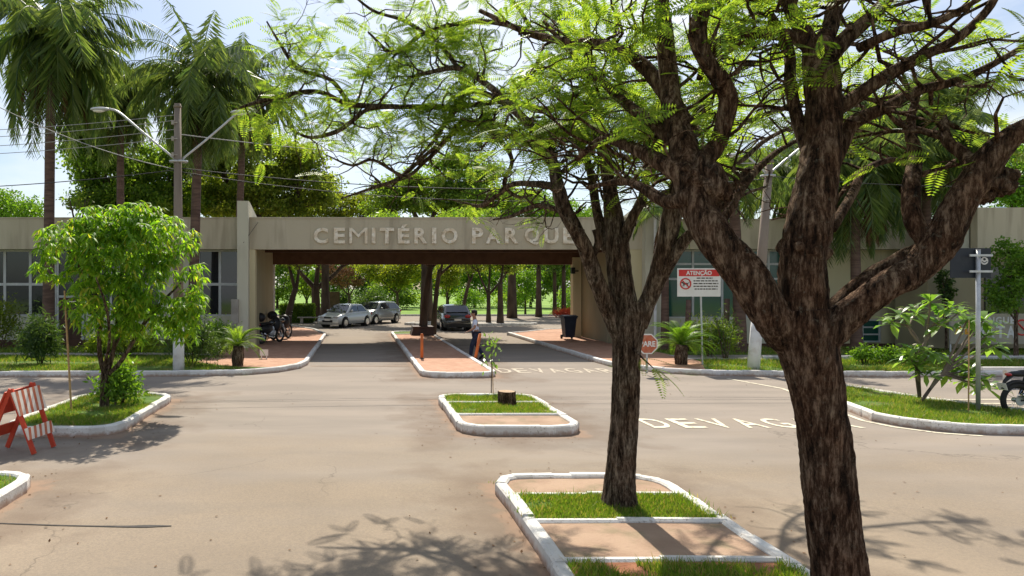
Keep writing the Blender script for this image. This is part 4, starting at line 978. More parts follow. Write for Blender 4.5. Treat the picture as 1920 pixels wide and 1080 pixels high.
# ---- park trees seen through the gate
def park(label, bx, Y, tr, fork_px, lst, leaf, n, size, lean=0, seed=1, by=None):
    x = (bx-CX)/FPX*Y; t = broad('park_tree', label, 'tree', x, Y, lobes_px(lst, Y, x, Y), tr*.68, leaf, n, size, group='trees standing in the park beyond the gate', fork=CH+(CY-fork_px)/FPX*Y, lean=lean, seed=seed, nk=50); return t
park('broad dark tree with massive forked trunk behind the clipped hedge', 592, 53, .52, 535, [(540,470,60,30),(600,440,80,40),(660,470,60,30)], 'olive', 9000, .2, seed=11)
park('leaning dark trunk against the left inner wall of the gate', 538, 47, .33, 540, [(560,470,40,30),(530,450,50,40)], 'olive', 5000, .2, lean=.6, seed=12)
park('thick leaning trunk standing in the stone planter on the gate island', 792, 35.4, .27, 490, [(800,440,60,30),(870,420,60,35),(740,430,60,30)], 'mid', 9000, .18, lean=.45, seed=13)
park('slimmer dark trunk just behind the planter on the gate island', 812, 37.6, .20, 505, [(840,430,50,30),(880,450,40,25)], 'mid', 5000, .18, lean=.35, seed=14)
park('leaning tree rising behind the parked dark car', 866, 56, .22, 520, [(890,490,35,25),(860,470,40,25)], 'olive', 4000, .2, lean=.7, seed=15)
park('forked tree on the inner island right of the walking man', 916, 48, .22, 545, [(890,485,35,22),(960,490,50,25),(920,465,50,25)], 'olive', 5000, .2, seed=16)
park('grey barked stout trunk beside the forked tree', 938, 47.4, .30, 530, [(945,480,30,20)], 'mid', 2000, .2, seed=17)
park('yellow leaved tree on the lawn behind the grey car', 745, 68, .22, 545, [(735,515,38,22),(700,500,35,20),(770,505,40,25)], 'yellowgreen', 9000, .25, seed=18)
park('rusty leaved tree on the lawn behind the white car', 655, 72, .22, 550, [(650,520,38,24),(620,505,25,18),(680,500,30,20)], 'deadfrond', 5000, .22, seed=19)
park('tall dark twin trunk at the right of the inner road', 1010, 60, .35, 500, [(1010,470,45,30)], 'mid', 5000, .22, seed=20)
park('dark trunk nearest the right inner pier', 1057, 60, .28, 500, [(1060,475,40,30)], 'dark', 5000, .22, seed=21)
park('dark trunk over the red flowers', 1040, 63, .25, 500, [(1035,480,40,30)], 'dark', 4000, .22, seed=22)
park('small green tree on the lawn left of the tall dark trunks', 985, 66, .14, 560, [(975,540,28,22),(990,520,24,18)], 'bright', 4000, .2, seed=23)
park('slender tree by the lawn behind the gate island', 838, 64, .15, 550, [(835,520,30,22),(850,500,30,18)], 'yellowgreen', 5000, .2, seed=24)
# tree line that closes the park
tl = [(520,85,'mid',15),(575,92,'olive',18),(625,88,'bright',16),(690,96,'dark',18),(730,84,'mid',12),(790,92,'bright',14),(840,98,'mid',16),(890,90,'bright',14),(940,96,'mid',14),(995,90,'dark',14),(1045,86,'mid',14),(1085,94,'olive',14)]
words = ['first','second','third','fourth','fifth','sixth','seventh','eighth','ninth','tenth','eleventh','twelfth']
for i, (bx, Y, lf, h) in enumerate(tl):
    park(f'{words[i]} tree from the left in the far tree line closing the park', bx, Y, .25, 560, [(bx,535,38,28),(bx-18,512,30,22),(bx+20,505,32,24),(bx,480,42,24)], lf, 6500, .34, seed=30+i)
# low shrubs at the foot of the tree line
def shrub(name, label, x, y, z, rx, ry, rz, leaf, n, size, cat='shrub', group=None, stems=6, seed=1, aspect=.5):
    t = thing(name, label, cat, (x,y,z), 0, group); rr = random.Random(seed); mb = MB()
    for i in range(stems):
        a = rr.uniform(0,2*PI); e = (x+rx*.6*math.cos(a), y+ry*.6*math.sin(a), z+rz*rr.uniform(.8,1.5)); mb.tube([(x+.05*math.cos(a),y+.05*math.sin(a),z-.05),((x+e[0])/2,(y+e[1])/2,z+rz*.5),e],[.02,.015,.006],5)
    put('stems', mb, M['bark2'], t)
    k = 60; d = rv(k); d[:,2] = np.abs(d[:,2])*1.0-.15; c = np.array([x,y,z+rz*.55])+d*rng.uniform(.4,1,k)[:,None]*np.array([rx,ry,rz])
    V, F = cloud(c, n, (rx*.2,ry*.2,rz*.18), size, .1, aspect); V[:,2] = np.maximum(V[:,2], z-.02); mesh_obj('foliage', V, F, M[leaf], t); return t
for i, (bx, Y, lf) in enumerate(((640,78,'dark'),(700,75,'dark'),(760,80,'mid'),(880,80,'bright'),(960,78,'mid'),(1075,70,'bright'))):
    shrub('park_shrub', f'{words[i]} low round shrub from the left on the far lawn', (bx-CX)/FPX*Y, Y, 0, 2.0, 1.5, 1.6, lf, 2500, .25, group='shrubs on the far lawn', seed=60+i)
x, y = (1052-CX)/FPX*60, 59.0
shrub('flower_bush', 'orange red flowering bush under the dark trunks by the inner road', x, y, 0, 1.1, .7, .55, 'red', 1500, .14, cat='bush', seed=70)
# clipped hedge
hx, hy = (562-CX)/FPX*52, 50
t = thing('clipped_hedge', 'dark green clipped box hedge left of the white car', 'hedge', (hx,hy,0)); n = 6000
f = rng.integers(0,3,n); u = rng.uniform(-1,1,(n,3)); u[f==0,2] = 1; u[f==1,1] = -1; u[f==2,0] = np.sign(u[f==2,0])
c = np.array([hx,hy,.75])+u*np.array([1.2,.5,.55])+rng.normal(size=(n,3))*.03
V, F = rhomb(c, rv(n), rv(n), rng.uniform(.06,.14,n), rng.uniform(.05,.08,n)); mesh_obj('foliage', V, F, M['mid'], t)
m = MB(); m.box(hx-1.15,hx+1.15,hy-.45,hy+.45,0,1.25); put('branches', m, M['dark'], t)
m = MB(); bx_ = XX(600,49); m.box(bx_-1.6,bx_+.2,48.9,49.3,.38,.46); m.box(bx_-1.4,bx_-1.2,48.95,49.25,0,.38); m.box(bx_-.2,bx_,48.95,49.25,0,.38); tag(put('stone_bench', m, M['concrete'], origin=(bx_-.7,49.1,0)), 'low pale stone bench under the massive forked trunk', 'bench')
m = MB(); wx = XX(621,75); m.box(wx-.9,wx+.9,75,75.4,0,2.1); tag(put('brick_shelter', m, M['door_brown'], origin=(wx,75,0)), 'small red brick shelter glimpsed left of the white car roof', 'shelter')

# ---- palms
def palm(label, x, y, H, tr, nf, fl, group, lean=0, dead=5, seed=1, leaf='palm', bmat='bark_palm', drop=1.0, cat='palm tree'):
    rr = random.Random(seed); t = thing('palm_tree', label, cat, (x,y,0), 0, group); mb = MB()
    limb(mb, [(x,y,-.05),(x+lean*.2,y,H*.33),(x+lean*.6,y,H*.66),(x+lean,y,H)], [tr*1.25,tr,tr*.92,tr*.8], 14, .06, 3, 10, seed)
    put('trunk', mb, M[bmat], t, smooth=True)
    top = np.array([x+lean,y,H]); 
    for which, cnt, mt in (('crown', nf, leaf), ('dead_fronds', dead, 'deadfrond')):
        if not cnt: continue
        C_ = []; D_ = []; N_ = []; Ls = []; mb2 = MB()
        for i in range(cnt):
            fd = rr.uniform(55,120)
            a = rr.uniform(0, 2*PI)
            el = R(rr.uniform(-60,80)) if which == 'crown' else R(rr.uniform(-75,-50))
            L_ = fl*rr.uniform(.8,1.1)*(1 if which == 'crown' else .8); hor = np.array([math.cos(a), math.sin(a), 0.]); p = top.copy()+np.array([0,0,rr.uniform(-.4,.1)]); pts = [p.copy()]; K = 16
            for k in range(K):
                tt = (k+1)/K; e = el - R(fd)*drop*tt**1.2 if which == 'crown' else max(el-R(25)*tt, R(-88)); e = max(e, R(-86))
                dd = hor*math.cos(e)+np.array([0,0,math.sin(e)]); p = p+dd*L_/K; pts.append(p.copy())
                if k >= 2:
                    sidev = np.cross(dd, [0,0,1.]); sidev = sidev/max(np.linalg.norm(sidev),1e-6)
                    for s_ in (-1,1):
                        for j in range(3):
                            q = p - dd*(L_/K)*j/3
                            C_.append(q); ld = sidev*s_*rr.uniform(.5,.9)+dd*.35+np.array([0,0,-rr.uniform(.5,1.25)]); D_.append(ld); N_.append(dd+sidev*rr.gauss(0,.3)); Ls.append((.75 if which == 'crown' else .45)*math.sin(PI*min(.12+tt*.85,.97))**.5*rr.uniform(.8,1.15)*fl/3)
            mb2.tube([tuple(q) for q in pts], [.035*(1-.8*k/K) for k in range(K+1)], 4, False)
        C_ = np.array(C_); D_ = unit(np.array(D_)); n = len(C_); nr = unit(np.array(N_)); Ln = np.array(Ls)
        V1, F1 = rhomb(C_, D_, nr, Ln, Ln*.11, .35)
        V2 = np.array(mb2.V); F2 = np.array([f for f in mb2.F if len(f) == 4])
        V, F = merge([(V1,F1),(V2,F2)]); mesh_obj(which, V, F, M[mt], t)
    return t
GP_ = 'palms around the gate buildings'
palm('tallest drooping palm at the far left in front of the office wing', -11.85, 26.6, 12.4, .20, 74, 4.4, GP_, lean=.1, dead=9, drop=1.0, seed=1)
palm('drooping palm right behind the left lamp pole', -6.35, 26.8, 10.6, .19, 70, 3.5, GP_, lean=.25, dead=12, drop=1.0, seed=2)
palm('palm with brown skirt between the lamp pole and the gate pillar', -6.6, 38, 13.6, .2, 64, 4.4, GP_, lean=.4, dead=26, drop=1.0, seed=3)
palm('palm behind the office roof left of the lamp pole', -12.3, 36, 13.4, .2, 64, 4.2, GP_, dead=10, drop=1.0, seed=4)
palm('palm with hanging fronds right of the big middle limb', XX(1606,26.5), 26.5, 7.2, .17, 66, 3.5, GP_, lean=-.1, dead=22, drop=1.0, seed=5)
palm('palm with long brown skirt behind the right limb', XX(1740,27), 27, 9.0, .16, 84, 3.6, GP_, lean=-.1, dead=26, drop=1.0, seed=6)
palm('reddish palm trunk behind the notice sign', XX(1388,25.8), 25.8, 6.9, .20, 22, 2.6, GP_, lean=-.3, dead=5, seed=7)
palm('dark palm behind the reception roof between the near trunks', XX(1490,31), 31, 7.4, .18, 50, 3.2, GP_, dead=10, seed=8)
palm('slim palm trunk standing just left of the notice sign', XX(1247,26.8), 26.8, 5.6, .14, 12, 1.8, GP_, dead=3, seed=10)
palm('full palm crown filling the gap between the middle and right limbs', XX(1665,30), 30, 9.8, .17, 80, 3.9, GP_, dead=18, drop=1.0, seed=15)
palm('tiny distant palm above the gate roof at the fork of the second tree', XX(1096,60), 60, 8.6, .2, 22, 2.6, GP_, dead=2, seed=14)
# ================================================================== SMALL PLANTS
def cycad(label, x, y, z, hs, fl, n=38, seed=1):
    rr = random.Random(seed); t = thing('cycad', label, 'cycad', (x,y,z)); mb = MB()
    limb(mb, [(x,y,z-.05),(x,y,z+hs*.5),(x+.02,y,z+hs)], [.17,.19,.16], 14, .25, 6, 5, seed); put('trunk', mb, M['bark2'], t, smooth=True)
    C_ = []; D_ = []; N_ = []; Ls = []; m2 = MB()
    for i in range(n):
        a = 2*PI*i/n*2.4+rr.uniform(-.2,.2); el = R(rr.uniform(10,78)); hor = np.array([math.cos(a),math.sin(a),0.]); p = np.array([x,y,z+hs]); pts = [p.copy()]; K = 12; L_ = fl*rr.uniform(.85,1.1)
        for k in range(K):
            tt = (k+1)/K; e = el-R(75)*tt**1.4; dd = hor*math.cos(e)+np.array([0,0,math.sin(e)]); p = p+dd*L_/K; pts.append(p.copy())
            if k > 0:
                sv = np.cross(dd,[0,0,1.]); sv /= np.linalg.norm(sv)
                for s_ in (-1,1):
                    for j in range(3):
                        C_.append(p-dd*L_/K*j/3); D_.append(sv*s_+dd*.55+np.array([0,0,.25])); N_.append(np.cross(sv,dd)); Ls.append(.17*math.sin(PI*min(.15+tt*.8,.97))**.6*fl)
        m2.tube([tuple(q) for q in pts], .008, 4, False)
    C_ = np.array(C_); D_ = unit(np.array(D_)); V1,F1 = rhomb(C_, D_, unit(np.array(N_)), np.array(Ls), np.array(Ls)*.11, .3)
    V2 = np.array(m2.V); F2 = np.array([f for f in m2.F if len(f)==4]); V,F = merge([(V1,F1),(V2,F2)]); mesh_obj('fronds', V, F, M['bright' if seed==2 else 'mid'], t)
x,y = G(446,686,.11); cycad('cycad with dark stout trunk on the left lawn beside the gate pillar', x, y, .1, .62, .95, seed=1)
x,y = G(1277,683,.11); cycad('bright green cycad on the right lawn behind the notice pole', x, y, .1, .62, 1.15, n=44, seed=2)
def at(px_, py, z=.11): return G(px_, py, z)
x,y = at(75,682); shrub('shrub', 'dark spiky shrub on the lawn under the tallest palm', x, y, .1, .62, .6, 1.05, 'dark', 2600, .24, seed=3, aspect=.16)
x,y = at(235,668); shrub('hedge_bush', 'yellow green clipped bush behind the mango trunk', x, y, .1, 1.25, .7, .62, 'hedge', 6000, .085, seed=4)
x,y = at(190,668); shrub('hedge_bush', 'smaller yellow green bush at the left end behind the mango trunk', x, y, .1, .55, .5, .6, 'hedge', 2600, .085, seed=5)
x,y = at(360,684); shrub('shrub', 'dark blue green feathery shrub around the white lamp pole foot', x, y, .1, .95, .7, .95, 'dark', 5200, .13, seed=6, aspect=.2)
x,y = at(405,668); shrub('hedge_bush', 'bright green round bush between dark shrub and left cycad', x, y, .1, .8, .6, .80, 'bright', 4600, .09, seed=7)
x,y = at(0,655); shrub('shrub', 'pink flecked grey green shrub cut by the left edge of the view', x, y, .1, .9, .6, 1.35, 'olive', 2600, .12, seed=8)
x,y = (-4.86,14.15); shrub('shrub', 'leafy green suckers around the base of the mango trunk', x, y, .1, .48, .4, .62, 'bright', 1500, .12, seed=9, aspect=.4)
x,y = at(1330,668); shrub('hedge_bush', 'yellow green bush behind the pole of the notice sign', x, y, .1, .85, .6, .95, 'hedge', 3600, .12, seed=10, aspect=.3)
x,y = at(1360,672); shrub('shrub', 'purple dark spindly shrub beside the notice sign', x, y, .1, .5, .45, 1.15, 'dark', 500, .2, seed=11, aspect=.14)
for i,(bx,lab) in enumerate(((1622,'left'),(1668,'middle'),(1712,'right'))):
    x,y = at(bx,682); shrub('flowering_bush', f'{lab} one of three low leafy bushes on the right lawn behind the frangipani', x, y, .1, .42, .35, .42, 'bright', 900, .10, seed=12+i, group='low leafy bushes on the right lawn')
x,y = XX(1900,24),24; bpx('round_tree','light green small tree with glossy leaves at the far right edge','tree',1905,24,[(1900,540,42,40),(1890,480,28,40),(1925,500,35,50),(1870,560,22,22)],.06,'bright',5200,.12,seed=77,bmat='bark2')
x,y = XX(1575,25),25; bpx('dark_shrub_tree','dark upright shrub between the big trunk and the frangipani','shrub',1774,26,[(1776,545,13,26),(1768,520,9,16)],.04,'dark',700,.14,seed=78,bmat='bark2')
# frangipani: bare forked stems, rosettes of long leaves at the ends
def frangipani(label, base, stems, seed=1, lf=.40):
    rr = random.Random(seed); t = thing('frangipani', label, 'small tree', base); mb = MB(); C_=[];D_=[];N_=[];Ls=[]; fl=[]
    for pts, r_ in stems:
        q,_ = limb(mb, pts, r_, 8, .08, 6, 5, seed); e = np.array(q[-1]); 
        for j in range(20):
            a = j*2.4+rr.uniform(-.2,.2); el = R(rr.uniform(-25,50)); d = np.array([math.cos(a)*math.cos(el), math.sin(a)*math.cos(el), math.sin(el)]); C_.append(e-np.array([0,0,rr.uniform(0,.1)])); D_.append(d); N_.append(np.cross(d,[math.sin(a),-math.cos(a),0])); Ls.append(lf*rr.uniform(.75,1.15))
        if rr.random() < .3: fl.append(e+np.array([0,0,.08]))
    put('stem', mb, M['pole'], t, smooth=True)
    C_=np.array(C_);D_=unit(np.array(D_));N_=unit(np.array(N_));Ls=np.array(Ls); s_=unit(np.cross(D_,N_)); dn=np.array([0,0,-1.]); L_=Ls[:,None]; w=L_*.27
    a1=C_+D_*L_*.3; a2=C_+D_*L_*.68+dn*L_*.08; tp=C_+D_*L_*.97+dn*L_*.28
    V=np.stack((C_,a1+s_*w*.36,a1,a1-s_*w*.36,a2+s_*w*.5,a2-dn*L_*-.01,a2-s_*w*.5,tp),1).reshape(-1,3); b=np.arange(len(C_))*8
    tri=[(0,1,2),(0,2,3),(1,4,5),(1,5,2),(2,5,6),(2,6,3),(4,7,5),(5,7,6)]; F=np.concatenate([np.column_stack((b+i,b+j,b+k)) for i,j,k in tri])
    mesh_obj('leaves', V, F, M['frangi'], t)
    if fl:
        for fc in fl:
            m_=MB(); 
            for q in range(6): cc_=fc+rng.normal(size=3)*.016; m_.ell(tuple(cc_),(.035,.035,.015),8,4)
            put('flower', m_, M['white_petal'], t)
Yf=14.9
bx_,by_ = G(1725,753,.12)
st=[]
B=(1725,753); J1=(1735,725); J2=(1752,700)
for e in ((1745,545),(1780,560),(1800,570),(1762,590)): st.append(([P(B[0],B[1],Yf),P(1722,700,Yf),P(1735,640,Yf),P((1735+e[0])/2,610,Yf+.1),P(e[0],e[1]+15,Yf+rr.uniform(-.3,.3))],[.035,.03,.026,.022,.016]))
for e in ((1690,575),(1720,570),(1670,590)): st.append(([P(B[0],B[1],Yf),P(1718,690,Yf),P(1725,650,Yf),P(1705,615,Yf-.1),P(e[0],e[1]+12,Yf+rr.uniform(-.3,.3))],[.034,.03,.025,.02,.015]))
for e in ((1715,645),(1745,648),(1705,660),(1735,690),(1722,675)): st.append(([P(B[0],B[1],Yf),P(1724,720,Yf),P(1722,700,Yf-.1),P(e[0],e[1]+8,Yf-.25)],[.03,.024,.02,.014]))
frangipani('taller frangipani with pale forked stems and leaf rosettes left of the grey sign post',(bx_,by_,.11),st,3)
st=[]; Yg=14.5
for e in ((1830,600),(1815,590),(1850,620),(1845,590),(1860,640),(1790,668),(1820,685),(1850,715),(1805,700),(1840,700),(1780,690)):
    st.append(([P(1728,752,Yg),P(1745,728,Yg),P(1765,703,Yg),P((1765+e[0])/2,(703+e[1])/2+5,Yg),P(e[0],e[1]+8,Yg+rr.uniform(-.25,.25))],[.034,.03,.024,.02,.014]))
frangipani('lower frangipani leaning right across the grey sign post with white blossom',(G(1728,752,.12)[0],Yg,.11),st,5)
# sapling on the middle island with its stakes
sx,sy = G(921,737,.12); t = thing('sapling','thin young sapling standing on the back edge of the middle island','sapling',(sx,sy,.11)); mb=MB()
mb.tube([(sx,sy,.05),(sx+.01,sy,.8),(sx-.02,sy,1.35)],[.012,.01,.006],6); put('stem',mb,M['bark2'],t)
c=[np.array([sx,sy,h]) for h in (.75,.9,1.05,1.2,1.35)]; V,F=cloud(c,70,(.12,.12,.09),.13,.2,.4); mesh_obj('leaves',V,F,M['frangi'],t)
m=MB(); m.tube([(sx+.05,sy+.02,.05),(sx+.03,sy+.02,.78)],.010,6); tag(put('sapling_stake',m,M['stake'],origin=(sx+.05,sy,.1)),'short thin cane beside the sapling on the middle island','stake')
def stake(label,pxb,pyb,pyt,pxt,r=.014,z=.11):
    x,y=G(pxb,pyb,z); top=P(pxt,pyt,y); m=MB(); pts=[(x,y,.05)]+[tuple(np.array((x,y,z))*(1-q)+top*q) for q in (.33,.66,1)]; m.tube(pts,[r,r*1.05,r*.95,r*.8],7)
    for q in (.25,.5,.75): c=np.array((x,y,z))*(1-q)+top*q; m.tube([tuple(c-(0,0,.01)),tuple(c+(0,0,.01))],r*1.35,7)
    tag(put('garden_stake',m,M['stake'],origin=(x,y,z)),label,'stake')
stake('tall bamboo cane standing on the left island beside the mango tree',134,770,545,121,.02)
stake('thin bamboo cane planted next to the grey sign post',1816,772,600,1817,.012)
m=MB(); cx,cy=G(121,545,0) if False else (0,0)
p_=P(128,566,13.6); m.beam((p_[0]-.02,p_[1],p_[2]),(p_[0]+.16,p_[1]-.02,p_[2]+.01),.02,.015); tag(put('white_tie',m,M['signwhite'],origin=tuple(p_)),'small white tie hanging at the top of the left bamboo cane','tie')
# stump
x,y=G(950,757,.12); t=thing('tree_stump','short sawn tree stump with pale cut top on the middle island','stump',(x,y,.11)); mb=MB()
mb.tube([(x,y,.06),(x,y,.16),(x,y,.25),(x,y,.375)],[.215,.19,.18,.178],26,False,.12,5,3); put('bark',mb,M['bark'],t,smooth=True)
m=MB(); m.lathe([(.168,.0),(.168,.008),(.10,.014)],(x,y,.37),22); put('cut_face',m,M['woodcut'],t)
m=MB(); m.ell((11.6,16.6,.16),(.13,.1,.07),12,8,jit=.4); tag(put('white_stone',m,M['kerb'],smooth=True,origin=(11.6,16.6,.12)),'rounded white stone on the grass behind the big trunk','stone')
# ================================================================== STREET FURNITURE
def lamp_pole(label,base,top,hb,arms,z=.11,whit=1.9,bent=None):
    x,y=base; t=thing('street_lamp',label,'lamp post',(x,y,z)); H=top[2]
    f=lambda q:(x+(top[0]-x)*q,y,z+(H-z)*q)
    wq=whit/H; m=MB(); m.tube([(x,y,z-.1),f(wq)],[hb,hb*(1-.4*wq)],12); put('whitewashed_base',m,M['polewhite'],t,smooth=True)
    m=MB(); m.tube([f(wq),f(.5),f(1)],[hb*(1-.4*wq)-.002,hb*.78,hb*.58],12); m.lathe([(hb*.7,0),(hb*.7,.06)],f(.985)); put('pole',m,M['pole'],t,smooth=True)
    m=MB()
    for zz in (.80,.86,.92): c=f(zz); m.tube([(c[0]-.12,c[1]-.1,c[2]),(c[0]-.12,c[1]-.1,c[2]+.12)],.04,8); m.box(c[0]-.14,c[0]+.02,c[1]-.12,c[1]-.08,c[2]+.04,c[2]+.07)
    put('insulator',m,M['concrete'],t)
    for a in arms:
        ar=MB(); ar.tube(catmull(a['p'],5),.032,8); ar.lathe([(hb*.95,0),(hb*.95,.05)],(a['p'][0][0],y,a['p'][0][2]-.1)); ao=put('arm',ar,M['galv'],t,smooth=True)
        e=a['p'][-1]; sx=a['s']; l=MB(); l.ell((e[0]+sx*.26,e[1],e[2]-.01),(.30,.11,.06),14,8); put('lamp_head',l,M['galv'],ao,smooth=True)
        l=MB(); l.ell((e[0]+sx*.30,e[1],e[2]-.055),(.18,.08,.05),12,6); put('lens',l,M['signwhite'],ao,smooth=True)
xb,yb=G(335,695,.11); s=FPX/yb
Q=lambda px_,py,Y=yb:tuple(P(px_,py,Y))
lamp_pole('concrete lamp post with whitewashed foot and two arms left of the gate',(xb,yb),Q(333,195),.17,[dict(p=[Q(328,298),Q(270,250),Q(225,212),Q(205,204)],s=-1),dict(p=[Q(342,298),(Q(390,262)[0],yb-.1,Q(390,262)[2]),(Q(440,220)[0],yb-.15,Q(440,220)[2]),(Q(449,213)[0],yb-.2,Q(449,213)[2])],s=.25)])
xb2,yb2=G(1412,693,.11); Q2=lambda px_,py:tuple(P(px_,py,yb2))
lamp_pole('leaning concrete lamp post with white base behind the near trunks on the right',(xb2,yb2),Q2(1443,300),.17,[dict(p=[Q2(1437,325),Q2(1415,305),Q2(1398,290)],s=-1),dict(p=[Q2(1443,325),Q2(1475,298),Q2(1508,272)],s=1)])
def cable(label,a,b,sag,r=.012,mt='wire'):
    a=np.array(a);b=np.array(b);pts=[a*(1-q)+b*q-np.array([0,0,4*sag*q*(1-q)]) for q in np.linspace(0,1,22)]; m=MB(); m.tube([tuple(p) for p in pts],r,5); tag(put('overhead_cable',m,M[mt],origin=tuple(a)),label,'cable','overhead cables strung along the lamp posts')
    return
lm_=(-40,-20)
for i,(za,ya,yl) in enumerate(((215,205,228),(225,222,245),(242,240,262),(258,255,275))):
    cable(['topmost','second','third','fourth'][i]+' of the parallel thin cables running left from the left lamp post',Q(333,za),tuple(P(-420,yl+18,24)),.25,.010,'wire_pale')
cable('double cable sagging left from below the arms of the left lamp post',Q(333,318),tuple(P(-420,350,25)),.3,.014,'wire')
cable('cable falling from the upper left corner to the left lamp post',Q(333,318),tuple(P(-260,50,17)),.5,.012,'wire_pale')
cable('pale cable running right from the upper left lamp post towards the trees',Q(338,252),tuple(P(1440,305,yb2)),.35,.014,'wire_pale')
cable('lower cable running right from the left lamp post towards the gate roof',Q(338,315),Q2(1441,335),.45,.014,'wire')
cable('lowest dark cable between the two lamp posts',Q(338,322),Q2(1438,352),.6,.012,'wire')
cable('cable running right from the right lamp post past the palms',Q2(1443,330),tuple(P(2300,320,22)),.4,.012,'wire')
# stop sign
yS=19.9; xS=XX(1214,yS); zS=ZZ(645,yS); t=thing('stop_sign','faded red octagonal PARE sign low beside the second tree trunk','sign',(xS,yS,.11))
m=MB(); r_=.31; oc=[(xS+r_*math.cos(PI/8+k*PI/4),zS+r_*math.sin(PI/8+k*PI/4)) for k in range(8)]; m.extr(oc,yS-.012,yS+.012); bo=put('plate',m,M['signwhite'],t)
m=MB(); r_=.275; oc=[(xS+r_*math.cos(PI/8+k*PI/4),zS+r_*math.sin(PI/8+k*PI/4)) for k in range(8)]; m.extr(oc,yS-.016,yS-.0125); put('red_face',m,M['signfaded'],bo)
lettering('lettering','PARE',xS-.22,xS+.22,zS-.075,zS+.085,yS-.0165,M['signwhite'],bo,bold=.03,depth=.004)
m=MB(); m.tube([(xS,yS+.04,.05),(xS,yS+.04,zS+.2)],.03,8); put('post',m,M['galv'],t)
# notice sign
yN=21.6; t=thing('notice_sign','white rectangular ATENÇÃO notice with red header on a thin pole','sign',(XX(1316,yN),yN,.11))
xa,xb_,za,zb=XX(1270,yN),XX(1351,yN),ZZ(556,yN),ZZ(503,yN)
m=MB(); m.box(xa,xb_,yN-.01,yN+.01,za,zb); pl=put('plate',m,M['signwhite'],t)
m=MB(); m.box(xa+.04,xb_-.04,yN-.014,yN-.0105,ZZ(518,yN),ZZ(505.5,yN)); put('red_header',m,M['signred'],pl)
lettering('lettering','ATENÇÃO',XX(1286,yN),XX(1334,yN),ZZ(517.5,yN),ZZ(506,yN),yN-.0145,M['signwhite'],pl,bold=.03,depth=.004)
for k_,(a,b_) in enumerate(((1306,1336),(1300,1346),(1300,1347),(1300,1346),(1302,1345))):
    zz=521.5+k_*5.1; m=MB(); xx=a
    rr2=random.Random(k_)
    while xx<b_:
        w=rr2.uniform(3.5,9); w=min(w,b_-xx); m.box(XX(xx,yN),XX(xx+w*.88,yN),yN-.013,yN-.0105,ZZ(zz+1.1,yN),ZZ(zz-1.1,yN)); xx+=w+.6
    put('small_print',m,M['ink'],pl)
cx,cz=XX(1285,yN),ZZ(532,yN); m=MB(); m.tube([(cx+.16*math.cos(a*PI/12),yN-.016,cz+.16*math.sin(a*PI/12)) for a in range(25)],.02,6); m.beam((cx-.11,yN-.02,cz+.11),(cx+.11,yN-.02,cz-.11),.008,.028); put('prohibition_ring',m,M['signred'],pl)
m=MB(); m.ell((cx,yN-.014,cz),(.085,.006,.033),12,6)
for q in (-.07,-.04,.04,.07): m.beam((cx+q*.9,yN-.014,cz-.01),(cx+q*1.2,yN-.014,cz-.08),.006,.016)
m.ell((cx-.095,yN-.014,cz+.035),(.035,.006,.027),10,6); m.beam((cx+.08,yN-.014,cz+.01),(cx+.12,yN-.014,cz+.06),.006,.012); put('animal_symbol',m,M['ink'],pl)
m=MB(); m.tube([(XX(1318,yN),yN+.03,.05),(XX(1314,yN),yN+.03,zb-.1)],.028,8); m.box(XX(1300,yN),XX(1330,yN),yN+.011,yN+.03,ZZ(512,yN),ZZ(510,yN)); put('pole',m,M['galv'],t)
# empty sign frame at the right
xT,yT=G(1834,768,.12); t=thing('sign_post','grey sign post with two short crossbars and a dark board on the right island','sign post',(xT,yT,.11)); zt=ZZ(469,yT)
m=MB(); m.tube([(xT,yT,.03),(xT,yT,zt)],.038,12); m.lathe([(.04,0),(.04,.012)],(xT,yT,zt)); put('post',m,M['galv'],t,smooth=True)
for py in (479,509):
    m=MB(); m.box(XX(1814,yT),XX(1857,yT),yT-.055,yT-.035,ZZ(py+2,yT),ZZ(py-2,yT)); put('crossbar',m,M['galv'],t)
m=MB(); m.box(XX(1786,yT),XX(1862,yT),yT+.045,yT+.06,ZZ(521,yT),ZZ(465,yT)); nb=put('board',m,M['blackboard'],t)
em=MB(); em.lathe([(.075,0),(.075,.006)],(XX(1849,yT),yT+.036,ZZ(489,yT)),20,axis='y'); emo=put('emblem',em,M['banner_white'],nb)
em=MB(); em.ell((XX(1849,yT),yT+.034,ZZ(486,yT)),(.026,.004,.024),10,6); em.tube([(XX(1849,yT)-.05,yT+.033,ZZ(490,yT)),(XX(1849,yT),yT+.033,ZZ(493,yT)),(XX(1849,yT)+.05,yT+.033,ZZ(490,yT))],.007,5); put('emblem_mark',em,M['blackboard'],nb)
# orange posts
for (a,b_,c_,lab) in ((791,791,672,'upright orange post at the left of the gate island'),(891,900,672,'leaning orange post at the right of the gate island beside the walking man')):
    x,y=G(a,c_,.12); x2=XX(b_,y); t=thing('orange_post',lab,'bollard',(x,y,.11),group='orange posts on the gate island'); m=MB(); m.tube([(x,y,.08),(x2,y,.93)],[.055,.05],10); m.tube([(x2,y,.93),(x2,y,.96)],[.056,.03],10); put('shaft',m,M['orange'],t,smooth=True)
    m=MB(); m.lathe([(.09,0),(.08,.03)],(x,y,.112),12); put('foot_plate',m,M['door_brown'],t)
# stone planter round the island tree
x,y=XX(792,35.4),35.4; m=MB(); n=4; V=[]
for (h,w) in ((.1,.62),(.48,.50),(.5,.52),(.56,.52)):
    V+=[(x-w,y-w,h),(x+w,y-w,h),(x+w,y+w,h),(x-w,y+w,h)]
F=[(3,2,1,0),(12,13,14,15)]+[(4*i+k,4*i+(k+1)%4,4*i+4+(k+1)%4,4*i+4+k) for i in range(3) for k in range(4)]
tag(mesh_obj('stone_planter',V,F,M['door_brown'],origin=(x,y,.1)),'dark brown square planter around the tree trunk on the gate island','planter')
